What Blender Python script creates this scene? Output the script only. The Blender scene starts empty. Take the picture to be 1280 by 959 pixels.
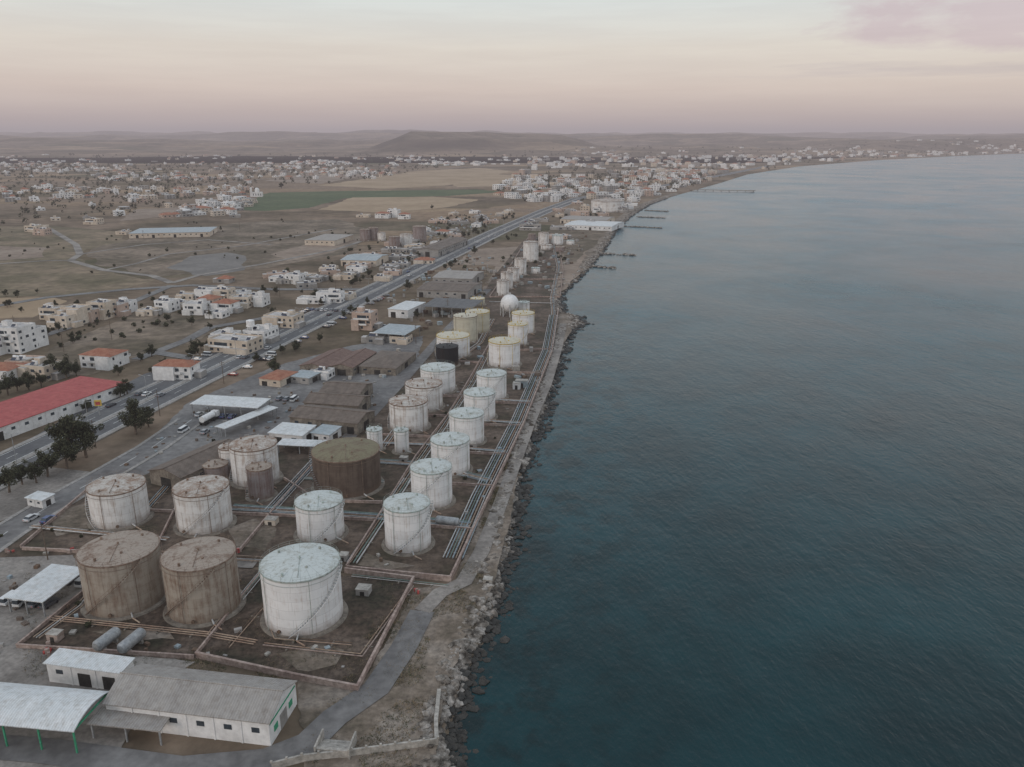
import bpy, math, random, bmesh
from mathutils import Vector, noise
R = random.Random(11)
sin, cos, pi = math.sin, math.cos, math.pi
scene = bpy.context.scene
# ------------------------------------------------------------------ survey
F = 1000.0; TH = math.atan(309.5 / F); H = 100.0
ct, st = cos(TH), sin(TH)
def G(px, py, z=0.0):
    """ground plan position (metres) of a surveyed point"""
    a = (px - 640) / F; b = -(py - 479.5) / F
    t = (H - z) / (st - b * ct)
    return (a * t, (ct + b * st) * t)
def GP(l, z=0.0): return [G(p[0], p[1], z) for p in l]

# ------------------------------------------------------------------ materials
def nt(name):
    m = bpy.data.materials.new(name); m.use_nodes = True
    t = m.node_tree; return m, t, t.nodes['Principled BSDF']
def N(t, typ, **kw):
    n = t.nodes.new(typ)
    for k, v in kw.items(): setattr(n, k, v)
    return n
def L(t, a, b): t.links.new(a, b)
def math_n(t, op, a, b=None, c=None):
    n = N(t, 'ShaderNodeMath', operation=op)
    for i, x in enumerate((a, b, c)):
        if x is None: continue
        if isinstance(x, (int, float)): n.inputs[i].default_value = x
        else: L(t, x, n.inputs[i])
    return n.outputs[0]
def noise_n(t, vec, scale, detail=4, rough=.55, dist=0):
    n = N(t, 'ShaderNodeTexNoise'); n.inputs['Scale'].default_value = scale
    n.inputs['Detail'].default_value = min(detail, 5); n.inputs['Roughness'].default_value = rough
    n.inputs['Distortion'].default_value = dist
    L(t, vec, n.inputs['Vector']); return n.outputs['Fac']
def ramp(t, fac, stops, interp='LINEAR'):
    n = N(t, 'ShaderNodeValToRGB'); cr = n.color_ramp; cr.interpolation = interp
    while len(cr.elements) < len(stops): cr.elements.new(.5)
    for e, (p, c) in zip(cr.elements, stops):
        e.position = p; e.color = (*c, 1) if len(c) == 3 else c
    L(t, fac, n.inputs[0]); return n.outputs[0]
def mix(t, fac, a, b, blend='MIX'):
    n = N(t, 'ShaderNodeMix', data_type='RGBA', blend_type=blend)
    for i, x in ((0, fac), (6, a), (7, b)):
        if isinstance(x, (int, float)): n.inputs[i].default_value = x
        elif isinstance(x, tuple): n.inputs[i].default_value = (*x, 1)
        else: L(t, x, n.inputs[i])
    return n.outputs[2]
def bump(t, h, bs, strength=.4, dist=.1):
    n = N(t, 'ShaderNodeBump'); n.inputs['Strength'].default_value = strength
    n.inputs['Distance'].default_value = dist
    L(t, h, n.inputs['Height']); L(t, n.outputs[0], bs.inputs['Normal'])
def mat_n(name, c1, c2, scale=.15, c3=None, fine=1.2, famt=.35, rough=.9, b=0, metal=0, spec=.3):
    m, t, bs = nt(name)
    pos = N(t, 'ShaderNodeNewGeometry').outputs['Position']
    f = noise_n(t, pos, scale, 5, .6)
    st_ = [(.36, c1), (.62, c2)]
    if c3: st_ = [(.36, c1), (.49, c2), (.62, c3)]
    col = ramp(t, f, st_)
    g = noise_n(t, pos, fine, 4, .65)
    v = ramp(t, g, [(.3, (1 - famt,) * 3), (.7, (1 + famt * .6,) * 3)])
    col = mix(t, 1.0, col, v, 'MULTIPLY')
    L(t, col, bs.inputs['Base Color']); bs.inputs['Roughness'].default_value = rough
    bs.inputs['Metallic'].default_value = metal; bs.inputs['Specular IOR Level'].default_value = spec
    if b: bump(t, g, bs, b, .3)
    return m
def s(c): return tuple((x / 255 / 12.92 if x / 255 < .04045 else ((x / 255 + .055) / 1.055) ** 2.4) for x in c)

def tank_mat(name, base, stain, amt, dirt=(.17, .115, .08), seam=.72):
    m, t, bs = nt(name)
    ob = N(t, 'ShaderNodeTexCoord').outputs['Object']
    rnd = N(t, 'ShaderNodeObjectInfo').outputs['Random']
    sp = N(t, 'ShaderNodeSeparateXYZ'); L(t, ob, sp.inputs[0])
    x, y, z = sp.outputs
    th = math_n(t, 'ARCTAN2', x, math_n(t, 'MULTIPLY', y, -1.0))
    u = math_n(t, 'MULTIPLY', th, 8.0)
    u2 = math_n(t, 'MULTIPLY_ADD', rnd, 90.0, u)
    cb = N(t, 'ShaderNodeCombineXYZ'); L(t, u, cb.inputs[0]); L(t, z, cb.inputs[1])
    br = N(t, 'ShaderNodeTexBrick'); L(t, cb.outputs[0], br.inputs['Vector'])
    br.inputs['Scale'].default_value = 1; br.inputs['Brick Width'].default_value = 6.0
    br.inputs['Row Height'].default_value = 2.1; br.inputs['Mortar Size'].default_value = .05
    br.inputs['Mortar Smooth'].default_value = .6
    br.inputs['Color1'].default_value = (*base, 1)
    br.inputs['Color2'].default_value = (*[c * .92 for c in base], 1)
    br.inputs['Mortar'].default_value = (*[c * seam for c in base], 1)
    c2 = N(t, 'ShaderNodeCombineXYZ'); L(t, u2, c2.inputs[0])
    L(t, math_n(t, 'MULTIPLY', z, .09), c2.inputs[1])
    fs = noise_n(t, c2.outputs[0], .9, 5, .7)
    c3 = N(t, 'ShaderNodeCombineXYZ'); L(t, u2, c3.inputs[0]); L(t, z, c3.inputs[1])
    fb = noise_n(t, c3.outputs[0], .35, 5, .65)
    col = mix(t, ramp(t, fb, [(.45, (0, 0, 0)), (.7, (.4,) * 3)]), br.outputs['Color'], tuple(c * .72 for c in base))
    k = math_n(t, 'ADD', math_n(t, 'MULTIPLY', fs, .6), math_n(t, 'MULTIPLY', fb, .4))
    mk = ramp(t, k, [(.59 - amt * .28, (0, 0, 0)), (.70 - amt * .12, (1, 1, 1))])
    rv = math_n(t, 'MULTIPLY_ADD', rnd, .5, .65)
    col = mix(t, math_n(t, 'MULTIPLY', math_n(t, 'MULTIPLY', mk, rv), min(1, .5 + amt)), col, stain)
    # thin rust runs that start at the top edge
    c4 = N(t, 'ShaderNodeCombineXYZ'); L(t, u2, c4.inputs[0]); L(t, math_n(t, 'MULTIPLY', z, .03), c4.inputs[1])
    fr = noise_n(t, c4.outputs[0], 2.6, 3, .65)
    rr = ramp(t, fr, [(.585, (0, 0, 0)), (.68, (.8,) * 3)])
    rr = math_n(t, 'MULTIPLY', rr, ramp(t, fb, [(.36, (.25,) * 3), (.6, (1,) * 3)]))
    col = mix(t, rr, col, tuple(c * .75 for c in stain))
    foot = ramp(t, math_n(t, 'MULTIPLY', z, .4), [(0, (1, 1, 1)), (1, (0, 0, 0))])
    g = math_n(t, 'MULTIPLY', math_n(t, 'MULTIPLY', foot, fb), 1.4)
    col = mix(t, g, col, dirt)
    L(t, col, bs.inputs['Base Color']); bs.inputs['Roughness'].default_value = .6
    bs.inputs['Specular IOR Level'].default_value = .3
    bump(t, br.outputs['Fac'], bs, .25, -.05)
    return m
def roof_mat(name, base, stain, amt):
    m, t, bs = nt(name)
    ob = N(t, 'ShaderNodeTexCoord').outputs['Object']
    rnd = N(t, 'ShaderNodeObjectInfo').outputs['Random']
    va = N(t, 'ShaderNodeVectorMath', operation='ADD'); L(t, ob, va.inputs[0])
    cc = N(t, 'ShaderNodeCombineXYZ'); L(t, math_n(t, 'MULTIPLY', rnd, 70.0), cc.inputs[0]); L(t, cc.outputs[0], va.inputs[1])
    f = noise_n(t, va.outputs[0], .28, 7, .7, .4)
    f2 = noise_n(t, va.outputs[0], 1.5, 5, .7)
    sp = N(t, 'ShaderNodeSeparateXYZ'); L(t, ob, sp.inputs[0])
    th = math_n(t, 'ARCTAN2', sp.outputs[0], math_n(t, 'MULTIPLY', sp.outputs[1], -1.0))
    rib = math_n(t, 'ABSOLUTE', math_n(t, 'SINE', math_n(t, 'MULTIPLY', th, 12.0)))
    ribm = ramp(t, rib, [(.0, (.62,) * 3), (.14, (1, 1, 1))])
    k = math_n(t, 'ADD', math_n(t, 'MULTIPLY', f, .7), math_n(t, 'MULTIPLY', f2, .3))
    mk = ramp(t, k, [(.58 - amt * .2, (0, 0, 0)), (.70 - amt * .15, (1, 1, 1))])
    col = mix(t, mk, base, stain)
    blot = ramp(t, f2, [(.56, (0, 0, 0)), (.7, (.7,) * 3)])
    col = mix(t, blot, col, tuple(c * .7 for c in stain))
    col = mix(t, 1.0, col, ribm, 'MULTIPLY')
    L(t, col, bs.inputs['Base Color']); bs.inputs['Roughness'].default_value = .8
    return m
def corr_mat(name, c1, c2, ang=0.0, pitch=.5, rough=.7):
    m, t, bs = nt(name)
    ob = N(t, 'ShaderNodeTexCoord').outputs['Object']
    mp = N(t, 'ShaderNodeMapping'); mp.inputs['Rotation'].default_value = (0, 0, ang); L(t, ob, mp.inputs[0])
    sp = N(t, 'ShaderNodeSeparateXYZ'); L(t, mp.outputs[0], sp.inputs[0])
    w = math_n(t, 'SINE', math_n(t, 'MULTIPLY', sp.outputs[0], 2 * pi / pitch))
    strips = N(t, 'ShaderNodeTexWhiteNoise', noise_dimensions='1D')
    L(t, math_n(t, 'FLOOR', math_n(t, 'MULTIPLY', sp.outputs[0], .9)), strips.inputs['W'])
    f = noise_n(t, ob, .35, 6, .65)
    k = math_n(t, 'ADD', math_n(t, 'MULTIPLY', strips.outputs[0], .16), f)
    col = ramp(t, k, [(.42, c1), (.75, c2)])
    dirt = ramp(t, noise_n(t, ob, .9, 6, .7), [(.45, (1, 1, 1)), (.72, (.72, .68, .64))])
    col = mix(t, 1.0, col, dirt, 'MULTIPLY')
    col = mix(t, 1.0, col, ramp(t, w, [(0, (.86,) * 3), (1, (1.0,) * 3)]), 'MULTIPLY')
    L(t, col, bs.inputs['Base Color']); bs.inputs['Roughness'].default_value = rough
    bump(t, w, bs, .5, .05)
    return m

WHITE = tank_mat('tank_white_paint', (.83, .815, .80), (.46, .33, .25), .22)
WHITE2 = tank_mat('tank_white_worn', (.77, .75, .725), (.36, .25, .18), .36)
BEIGE = tank_mat('tank_beige_rusting', (.37, .32, .265), (.17, .10, .065), .44)
BROWN = tank_mat('tank_dark_brown', (.135, .10, .078), (.075, .05, .038), .5)
GREYT = tank_mat('tank_grey_rusting', (.29, .25, .24), (.18, .10, .08), .5)
CREAM = tank_mat('tank_cream', (.58, .54, .43), (.4, .32, .22), .2)
BLACK = tank_mat('tank_black', (.018, .018, .02), (.04, .03, .028), .3, seam=.6)
R_WHITE = roof_mat('roof_white_green', (.53, .56, .54), (.32, .31, .26), .42)
R_RUST = roof_mat('roof_white_rusted', (.50, .465, .42), (.25, .16, .11), .70)
R_BROWN = roof_mat('roof_beige_rusted', (.34, .28, .23), (.17, .105, .07), .5)
R_GREEN = roof_mat('roof_brown_moss', (.19, .165, .10), (.14, .095, .06), .5)
R_CREAM = roof_mat('roof_cream', (.56, .52, .42), (.42, .35, .23), .3)
R_BLACK = roof_mat('roof_black', (.04, .04, .04), (.02, .02, .02), .3)
RIMW = mat_n('rim_green_white', (.42, .49, .46), (.33, .33, .29), 1)
RIMR = mat_n('rim_rust', (.17, .11, .08), (.27, .2, .155), 1)
YEL = mat_n('yellow_paint', (.62, .42, .07), (.5, .36, .1), 1)
CONC = mat_n('concrete', (.30, .28, .25), (.42, .39, .35), .3)
CONCD = mat_n('concrete_stained', (.16, .135, .11), (.27, .235, .195), .4)
PINKW = mat_n('bund_wall_concrete', (.29, .21, .18), (.42, .33, .285), .3)
STEEL = mat_n('galvanised_steel', (.30, .31, .32), (.42, .43, .43), 1, rough=.5, metal=.3)
RUST = mat_n('rusty_steel', (.12, .075, .05), (.2, .14, .1), 1)
PIPEW = mat_n('pipe_white', (.42, .42, .41), (.56, .54, .52), .5)
PIPEB = mat_n('pipe_bluegrey', (.25, .30, .33), (.34, .385, .40), .5)
PIPEC = mat_n('pipe_cream', (.42, .32, .24), (.33, .22, .16), .5)
PIPEG = mat_n('pipe_green', (.16, .24, .21), (.22, .28, .25), .5)
YARD = mat_n('yard_ground', (.052, .045, .027), (.098, .070, .050), .06, (.155, .115, .088), fine=.5, famt=.55, b=.3)
YARD2 = mat_n('yard_brown_dirt', (.042, .038, .024), (.082, .058, .042), .08, (.14, .105, .082), fine=.8, famt=.6, b=.3)
GRAVEL = mat_n('gravel_light', (.16, .143, .127), (.245, .22, .198), .06, (.315, .285, .255), fine=1.0, famt=.3, b=.2)
COAST = mat_n('coastal_dirt', (.105, .085, .06), (.195, .155, .12), .07, (.285, .24, .20), fine=.7, famt=.45, b=.4)
SCRUB = mat_n('scrub_ground', (.095, .076, .047), (.155, .12, .084), .02, (.24, .185, .137), fine=.15, famt=.5)
OLIVE = mat_n('dry_grassland', (.11, .092, .05), (.165, .13, .08), .02, (.24, .18, .12), fine=.12, famt=.4)
TAN = mat_n('dry_field', (.30, .215, .135), (.38, .28, .185), .012, fine=.08, famt=.15)
BARE = mat_n('bare_earth', (.22, .165, .125), (.30, .235, .185), .02, fine=.15, famt=.3)
GREENF = mat_n('green_field', (.055, .085, .035), (.085, .11, .048), .012, fine=.1, famt=.3)
PITG = mat_n('quarry_gravel', (.15, .14, .13), (.21, .195, .18), .03, fine=.3, famt=.2)
ASPH = mat_n('asphalt', (.10, .10, .105), (.14, .14, .142), .05, fine=.5, famt=.2)
ASPHL = mat_n('asphalt_worn', (.14, .133, .13), (.215, .207, .20), .05, fine=.4, famt=.25)
PAVE = mat_n('pavement', (.26, .245, .225), (.34, .32, .3), .1)
PAINT = mat_n('road_paint', (.6, .6, .58), (.75, .75, .72), .5)
WALLW = mat_n('white_render', (.65, .635, .62), (.80, .785, .77), .12, fine=.8, famt=.16)
WALLC = mat_n('cream_render', (.52, .43, .34), (.63, .55, .46), .12, fine=.8, famt=.16)
WALLP = mat_n('pink_render', (.42, .31, .25), (.52, .40, .33), .12, fine=.8, famt=.16)
WALLG = mat_n('grey_render', (.25, .235, .22), (.36, .34, .32), .12, fine=.8, famt=.2)
ROOFC = mat_n('roof_concrete', (.38, .36, .34), (.56, .53, .51), .2, fine=1, famt=.25)
TILE = mat_n('terracotta_tile', (.28, .11, .07), (.36, .17, .11), .5, fine=3, famt=.2)
GLASS = mat_n('window_glass', (.03, .04, .05), (.06, .075, .09), .5, rough=.15, spec=.6)
SOLAR = mat_n('solar_panel', (.015, .02, .04), (.03, .035, .06), .5, rough=.2, spec=.6)
C_GREY = corr_mat('sheet_grey', (.31, .285, .265), (.40, .37, .34))
C_WHITE = corr_mat('sheet_white', (.62, .645, .65), (.76, .77, .77))
C_BLUE = corr_mat('sheet_bluegrey', (.34, .40, .43), (.46, .50, .52))
C_BROWN = corr_mat('sheet_brown', (.12, .092, .073), (.20, .155, .125))
C_RED = corr_mat('sheet_red', (.38, .06, .06), (.47, .10, .09))
C_RUSTR = corr_mat('sheet_rusty_red', (.13, .07, .055), (.21, .13, .1))
C_DARK = corr_mat('sheet_dark', (.09, .095, .1), (.15, .15, .155), pitch=1.5)
GREENP = mat_n('green_paint', (.05, .28, .15), (.06, .33, .19), 1)
REDP = mat_n('red_paint', (.42, .07, .06), (.46, .10, .09), 1)
DARK = mat_n('dark_interior', (.03, .028, .026), (.05, .045, .04), .3)
TYRE = mat_n('tyre_rubber', (.02, .02, .02), (.03, .03, .03), 1)
BARK = mat_n('bark', (.10, .075, .055), (.17, .13, .1), 1)
def leaf(name, c1, c2):
    m, t, bs = nt(name)
    g = N(t, 'ShaderNodeNewGeometry')
    f = noise_n(t, g.outputs['Position'], .45, 4, .6)
    col = ramp(t, f, [(.35, c1), (.65, c2)])
    L(t, col, bs.inputs['Base Color']); bs.inputs['Roughness'].default_value = .75
    bs.inputs['Specular IOR Level'].default_value = .2
    return m
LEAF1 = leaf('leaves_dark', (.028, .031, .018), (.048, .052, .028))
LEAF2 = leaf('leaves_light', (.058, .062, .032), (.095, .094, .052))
DRY = leaf('dry_grass_blades', (.18, .13, .075), (.28, .21, .13))
ROCK = mat_n('shore_rock', (.075, .062, .05), (.20, .175, .15), .4, (.38, .345, .31), fine=1.5, famt=.5, b=.4)
ROCKW = mat_n('wet_rock', (.02, .02, .017), (.05, .045, .038), .5, fine=1.5, rough=.5)

# ------------------------------------------------------------------ mesh builder
class MB:
    def __init__(s_): s_.v = []; s_.f = []; s_.m = []; s_.s = []; s_.mats = []
    def mi(s_, m):
        if m not in s_.mats: s_.mats.append(m)
        return s_.mats.index(m)
    def add(s_, vs, fs, m, smooth=False):
        o = len(s_.v); s_.v.extend(vs); i = s_.mi(m)
        for f in fs:
            s_.f.append(tuple(o + k for k in f)); s_.m.append(i); s_.s.append(smooth)
    def box(s_, cx, cy, z0, sx, sy, h, rot, m, top=None):
        c, n = cos(rot), sin(rot); P = []
        for z in (z0, z0 + h):
            for x, y in ((-sx, -sy), (sx, -sy), (sx, sy), (-sx, sy)):
                x *= .5; y *= .5
                P.append((cx + x * c - y * n, cy + x * n + y * c, z))
        s_.add(P, [(0, 1, 5, 4), (1, 2, 6, 5), (2, 3, 7, 6), (3, 0, 4, 7), (3, 2, 1, 0)], m)
        s_.add(P[4:], [(0, 1, 2, 3)], top or m)
    def cyl(s_, cx, cy, z0, z1, r0, r1, n, m, cap=True, capm=None):
        P = [(cx + r * cos(2 * pi * i / n), cy + r * sin(2 * pi * i / n), z) for z, r in ((z0, r0), (z1, r1)) for i in range(n)]
        s_.add(P, [(i, (i + 1) % n, n + (i + 1) % n, n + i) for i in range(n)], m, True)
        if cap: s_.add([p for p in P[n:]], [tuple(range(n))], capm or m)
    def tube(s_, p, q, r, m, n=6, r2=None, caps=False):
        p = Vector(p); q = Vector(q); d = q - p
        if d.length < 1e-4: return
        d.normalize(); a = Vector((0, 0, 1)) if abs(d.z) < .9 else Vector((1, 0, 0))
        u = d.cross(a).normalized(); w = d.cross(u); r2 = r if r2 is None else r2
        P = [tuple(c + (u * cos(2 * pi * i / n) + w * sin(2 * pi * i / n)) * rr) for c, rr in ((p, r), (q, r2)) for i in range(n)]
        s_.add(P, [(i, n + i, n + (i + 1) % n, (i + 1) % n) for i in range(n)], m, True)
        if caps: s_.add(P, [tuple(range(n)), tuple(range(2 * n - 1, n - 1, -1))], m)
    def obj(s_, name, loc=(0, 0, 0), rot=0):
        me = bpy.data.meshes.new(name); me.from_pydata(s_.v, [], s_.f)
        for m in s_.mats: me.materials.append(m)
        me.polygons.foreach_set('material_index', s_.m)
        me.polygons.foreach_set('use_smooth', s_.s); me.update()
        o = bpy.data.objects.new(name, me); o.location = loc; o.rotation_euler[2] = rot
        scene.collection.objects.link(o); return o
def inst(name, me, loc, rot=0, sc=1):
    o = bpy.data.objects.new(name, me); o.location = loc; o.rotation_euler[2] = rot
    o.scale = (sc, sc, sc); scene.collection.objects.link(o); return o

def offset_poly(pts, d, closed=False):
    out = []; n = len(pts)
    for i in range(n):
        a = pts[i - 1] if (i > 0 or closed) else None
        b = pts[(i + 1) % n] if (i < n - 1 or closed) else None
        p = pts[i]; ns = []
        for u, v in ((a, p), (p, b)):
            if u is None or v is None: continue
            dx, dy = v[0] - u[0], v[1] - u[1]; l = math.hypot(dx, dy) or 1
            ns.append((-dy / l, dx / l))
        if len(ns) == 2:
            mx, my = ns[0][0] + ns[1][0], ns[0][1] + ns[1][1]
            l2 = mx * mx + my * my; k = 2 / max(l2, .5)
            nx, ny = mx * k, my * k
        else: nx, ny = ns[0]
        out.append((p[0] + nx * d, p[1] + ny * d))
    return out
def wallpoly(mb, pts, th, z0, z1, m, closed=False):
    a = offset_poly(pts, th / 2, closed); b = offset_poly(pts, -th / 2, closed); n = len(pts)
    P = [(x, y, z) for ring in (a, b) for z in (z0, z1) for x, y in ring]
    fs = []
    for i in range(n if closed else n - 1):
        j = (i + 1) % n
        fs += [(i, n + i, n + j, j), (2 * n + i, 2 * n + j, 3 * n + j, 3 * n + i), (n + i, 3 * n + i, 3 * n + j, n + j)]
    if not closed: fs += [(0, 2 * n, 3 * n, n), (n - 1, 2 * n - 1, 4 * n - 1, 3 * n - 1)]
    mb.add(P, fs, m)
def strip(mb, pts, w, z, m, off=0):
    a = offset_poly(pts, off + w / 2); b = offset_poly(pts, off - w / 2); n = len(pts)
    mb.add([(x, y, z) for x, y in a + b], [(n + i, n + i + 1, i + 1, i) for i in range(n - 1)], m)
def ragged(P, amt):
    """break a field or dirt outline into an uneven natural edge"""
    out = []
    n = len(P)
    for i in range(n):
        a, b = P[i], P[(i + 1) % n]; l = math.dist(a, b); k = max(1, min(60, int(l / (amt * 2.5))))
        for j in range(k):
            x = a[0] + (b[0] - a[0]) * j / k; y = a[1] + (b[1] - a[1]) * j / k
            f = 1 / (amt * 5)
            out.append((x + amt * noise.noise((x * f, y * f, 3)) * 1.4, y + amt * noise.noise((x * f, y * f, 17)) * 1.4))
    return out
PZ = [.02]
def patch(name, px, m, rag=1.2):
    PZ[0] += .005
    mb = MB(); P = GP(px)
    if rag: P = ragged(P, rag)
    mb.add([(x, y, PZ[0]) for x, y in P], [tuple(range(len(P)))], m)
    o = mb.obj(name)
    if o.data.polygons[0].normal.z < 0: o.data.flip_normals()
    return o
def dens(pts, step):
    out = []
    for a, b in zip(pts, pts[1:]):
        l = math.dist(a, b); k = max(1, int(l / step))
        for i in range(k): out.append((a[0] + (b[0] - a[0]) * i / k, a[1] + (b[1] - a[1]) * i / k))
    out.append(pts[-1]); return out
def inpoly(P, x, y):
    ins = False; j = len(P) - 1
    for i in range(len(P)):
        if (P[i][1] > y) != (P[j][1] > y) and x < (P[j][0] - P[i][0]) * (y - P[i][1]) / (P[j][1] - P[i][1]) + P[i][0]: ins = not ins
        j = i
    return ins
def bbox(P): return min(p[0] for p in P), max(p[0] for p in P), min(p[1] for p in P), max(p[1] for p in P)

# ------------------------------------------------------------------ land sheet
coast_px = [(548, 1100), (570, 959), (566, 925), (572, 890), (585, 850), (600, 815), (622, 770), (630, 730), (640, 680), (647, 640),
            (655, 590), (668, 550), (684, 510), (693, 470), (703, 440), (712, 415), (731, 405), (722, 397), (706, 392), (700, 382),
            (703, 368), (722, 350), (742, 330), (758, 308), (770, 288), (790, 270), (812, 256), (840, 246), (868, 238), (900, 229),
            (935, 218), (1000, 208), (1100, 200), (1200, 195), (1290, 191.5)]
coast = [(-30, -600), (-22, 0)] + GP(coast_px, -1.6) + [(5200, 5600), (9000, 6100), (30000, 6600)]
coast.sort(key=lambda p: p[1])
def xc(y):
    if y <= coast[0][1]: return coast[0][0]
    for (x0, y0), (x1, y1) in zip(coast, coast[1:]):
        if y0 <= y <= y1:
            b = x0 + (x1 - x0) * (y - y0) / (y1 - y0)
            j = 0
            if 60 < y < 1200: j = 1.8 * noise.noise((y * .09, 0, 0)) + 1.0 * noise.noise((y * .3, 3, 0))
            return b + j
    return 30000
ys = [-600, -400, -200, -50, 30, 60, 80] + [90 + 3 * i for i in range(180)]
y = ys[-1]
while y < 26000: y *= 1.022; ys.append(y)
cols = [-4, 0, 1.5, 3.5, 6, 9]
c = 9
while c < 60000: c *= 1.35; cols.append(c)
prof = {-4: -4.0, 0: -1.75, 1.5: -1.0, 3.5: -.35, 6: -.05}
V = []
for yy in ys:
    x0 = xc(yy)
    for cc in cols: V.append((x0 - cc, yy, prof.get(cc, 0.0)))
nc = len(cols)
FS = [(i * nc + j + 1, i * nc + j, (i + 1) * nc + j, (i + 1) * nc + j + 1) for i in range(len(ys) - 1) for j in range(nc - 1)]
def ground_material(name, hilly):
    m, t, bs = nt(name)
    pos = N(t, 'ShaderNodeNewGeometry').outputs['Position']
    nz = N(t, 'ShaderNodeTexNoise'); nz.inputs['Scale'].default_value = .004; L(t, pos, nz.inputs['Vector'])
    vm = N(t, 'ShaderNodeVectorMath', operation='MULTIPLY_ADD'); L(t, nz.outputs['Color'], vm.inputs[0])
    vm.inputs[1].default_value = (90, 90, 0); L(t, pos, vm.inputs[2])
    mp = N(t, 'ShaderNodeMapping'); mp.inputs['Rotation'].default_value = (0, 0, .35); mp.inputs['Scale'].default_value = (.7, 1.4, 0)
    L(t, vm.outputs[0], mp.inputs[0])
    vo = N(t, 'ShaderNodeTexVoronoi', distance='CHEBYCHEV'); vo.inputs['Scale'].default_value = .0065 if not hilly else .004; L(t, mp.outputs[0], vo.inputs['Vector'])
    sp = N(t, 'ShaderNodeSeparateColor'); L(t, vo.outputs['Color'], sp.inputs[0])
    fld = ramp(t, sp.outputs[0], [(0, (.14, .108, .068)), (.16, (.28, .20, .135)), (.36, (.19, .145, .10)), (.5, (.34, .245, .16)),
                                  (.68, (.16, .125, .082)), (.78, (.25, .185, .135)), (.95, (.10, .095, .055))], 'CONSTANT')
    scr = ramp(t, noise_n(t, pos, .011 if not hilly else .004, 7, .65), [(.36, (.09, .074, .049)), (.5, (.165, .125, .09)), (.64, (.26, .195, .145))])
    k = ramp(t, noise_n(t, pos, .0016, 4, .6), [(.42, (0, 0, 0)), (.56, (1, 1, 1))])
    if hilly: k = math_n(t, 'MULTIPLY', k, .75)
    col = mix(t, k, scr, fld)
    v = ramp(t, noise_n(t, pos, .09 if not hilly else .02, 6, .7), [(.3, (.6,) * 3), (.7, (1.2,) * 3)])
    col = mix(t, 1.0, col, v, 'MULTIPLY')
    if hilly:
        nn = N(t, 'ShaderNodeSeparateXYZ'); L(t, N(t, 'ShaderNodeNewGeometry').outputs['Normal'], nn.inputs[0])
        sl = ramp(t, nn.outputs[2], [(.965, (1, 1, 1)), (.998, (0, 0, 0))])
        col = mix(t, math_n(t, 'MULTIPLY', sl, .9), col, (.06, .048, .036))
    L(t, col, bs.inputs['Base Color']); bs.inputs['Roughness'].default_value = .95
    bs.inputs['Specular IOR Level'].default_value = .1
    return m
GROUND = ground_material('open_country', False); HILLM = ground_material('hill_country', True)
g = MB(); g.add(V, FS, GROUND, True); g.obj('ground')
mb = MB(); YS = [v for v in ys if 60 < v < 1500]
rowpts = []
for yy in YS:
    x0 = xc(yy)
    rowpts += [(x0 - 1.0, yy, -1.2), (x0 - 3.5, yy, -.28), (x0 - 6, yy, .022), (x0 - (10 if yy < 420 else 14), yy, .022)]
mb.add(rowpts, [(i * 4 + j + 1, i * 4 + j, (i + 1) * 4 + j, (i + 1) * 4 + j + 1) for i in range(len(YS) - 1) for j in range(3)], COAST, True)
mb.obj('beach')

hv = []; hx = [-13000 + 120 * i for i in range(250)]; hy = [3200 + 100 * i for i in range(125)]
def sst(a, b, x):
    x = max(0, min(1, (x - a) / (b - a))); return x * x * (3 - 2 * x)
def hill(x, y):
    f = noise.fractal((x * .00042 + 3, y * .0009, 1.3), 1.0, 2.0, 6)
    f2 = noise.fractal((x * .0014, y * .002, 7.3), .9, 2.0, 6)
    d = sst(3600, 6200, y)
    h = -8 + d * (62 + 58 * f + 26 * f2) + sst(6500, 9500, y) * (38 + 26 * f)
    w = 120 * f2
    ms = sst(0, 1, 1 - max(0, abs(x + 420 + w) - 230) / 230) * sst(0, 1, 1 - max(0, abs(y - 5300) - 250) / 600)
    ms2 = sst(0, 1, 1 - max(0, abs(x - 10 + w) - 240) / 380) * sst(0, 1, 1 - max(0, abs(y - 5500) - 300) / 600)
    h = max(h, (126 + 6 * f2) * ms, (112 + 14 * f2) * ms2)
    r2 = max(0, 1 - abs(y - 13200) / 1500)
    h += r2 * 170 * max(0, noise.fractal((x * .0004 + 9, 2, 2), .9, 2, 5) + .25) * sst(-6000, 3000, -x)
    if y < 7200: h = min(h, (xc(y) - x) * .03 - 8)
    return h
for yy in hy:
    for xx in hx: hv.append((xx, yy, hill(xx, yy)))
nx = len(hx)
mb = MB(); mb.add(hv, [(i * nx + j, i * nx + j + 1, (i + 1) * nx + j + 1, (i + 1) * nx + j) for i in range(len(hy) - 1) for j in range(nx - 1)], HILLM, True)
mb.obj('hills')

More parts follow.
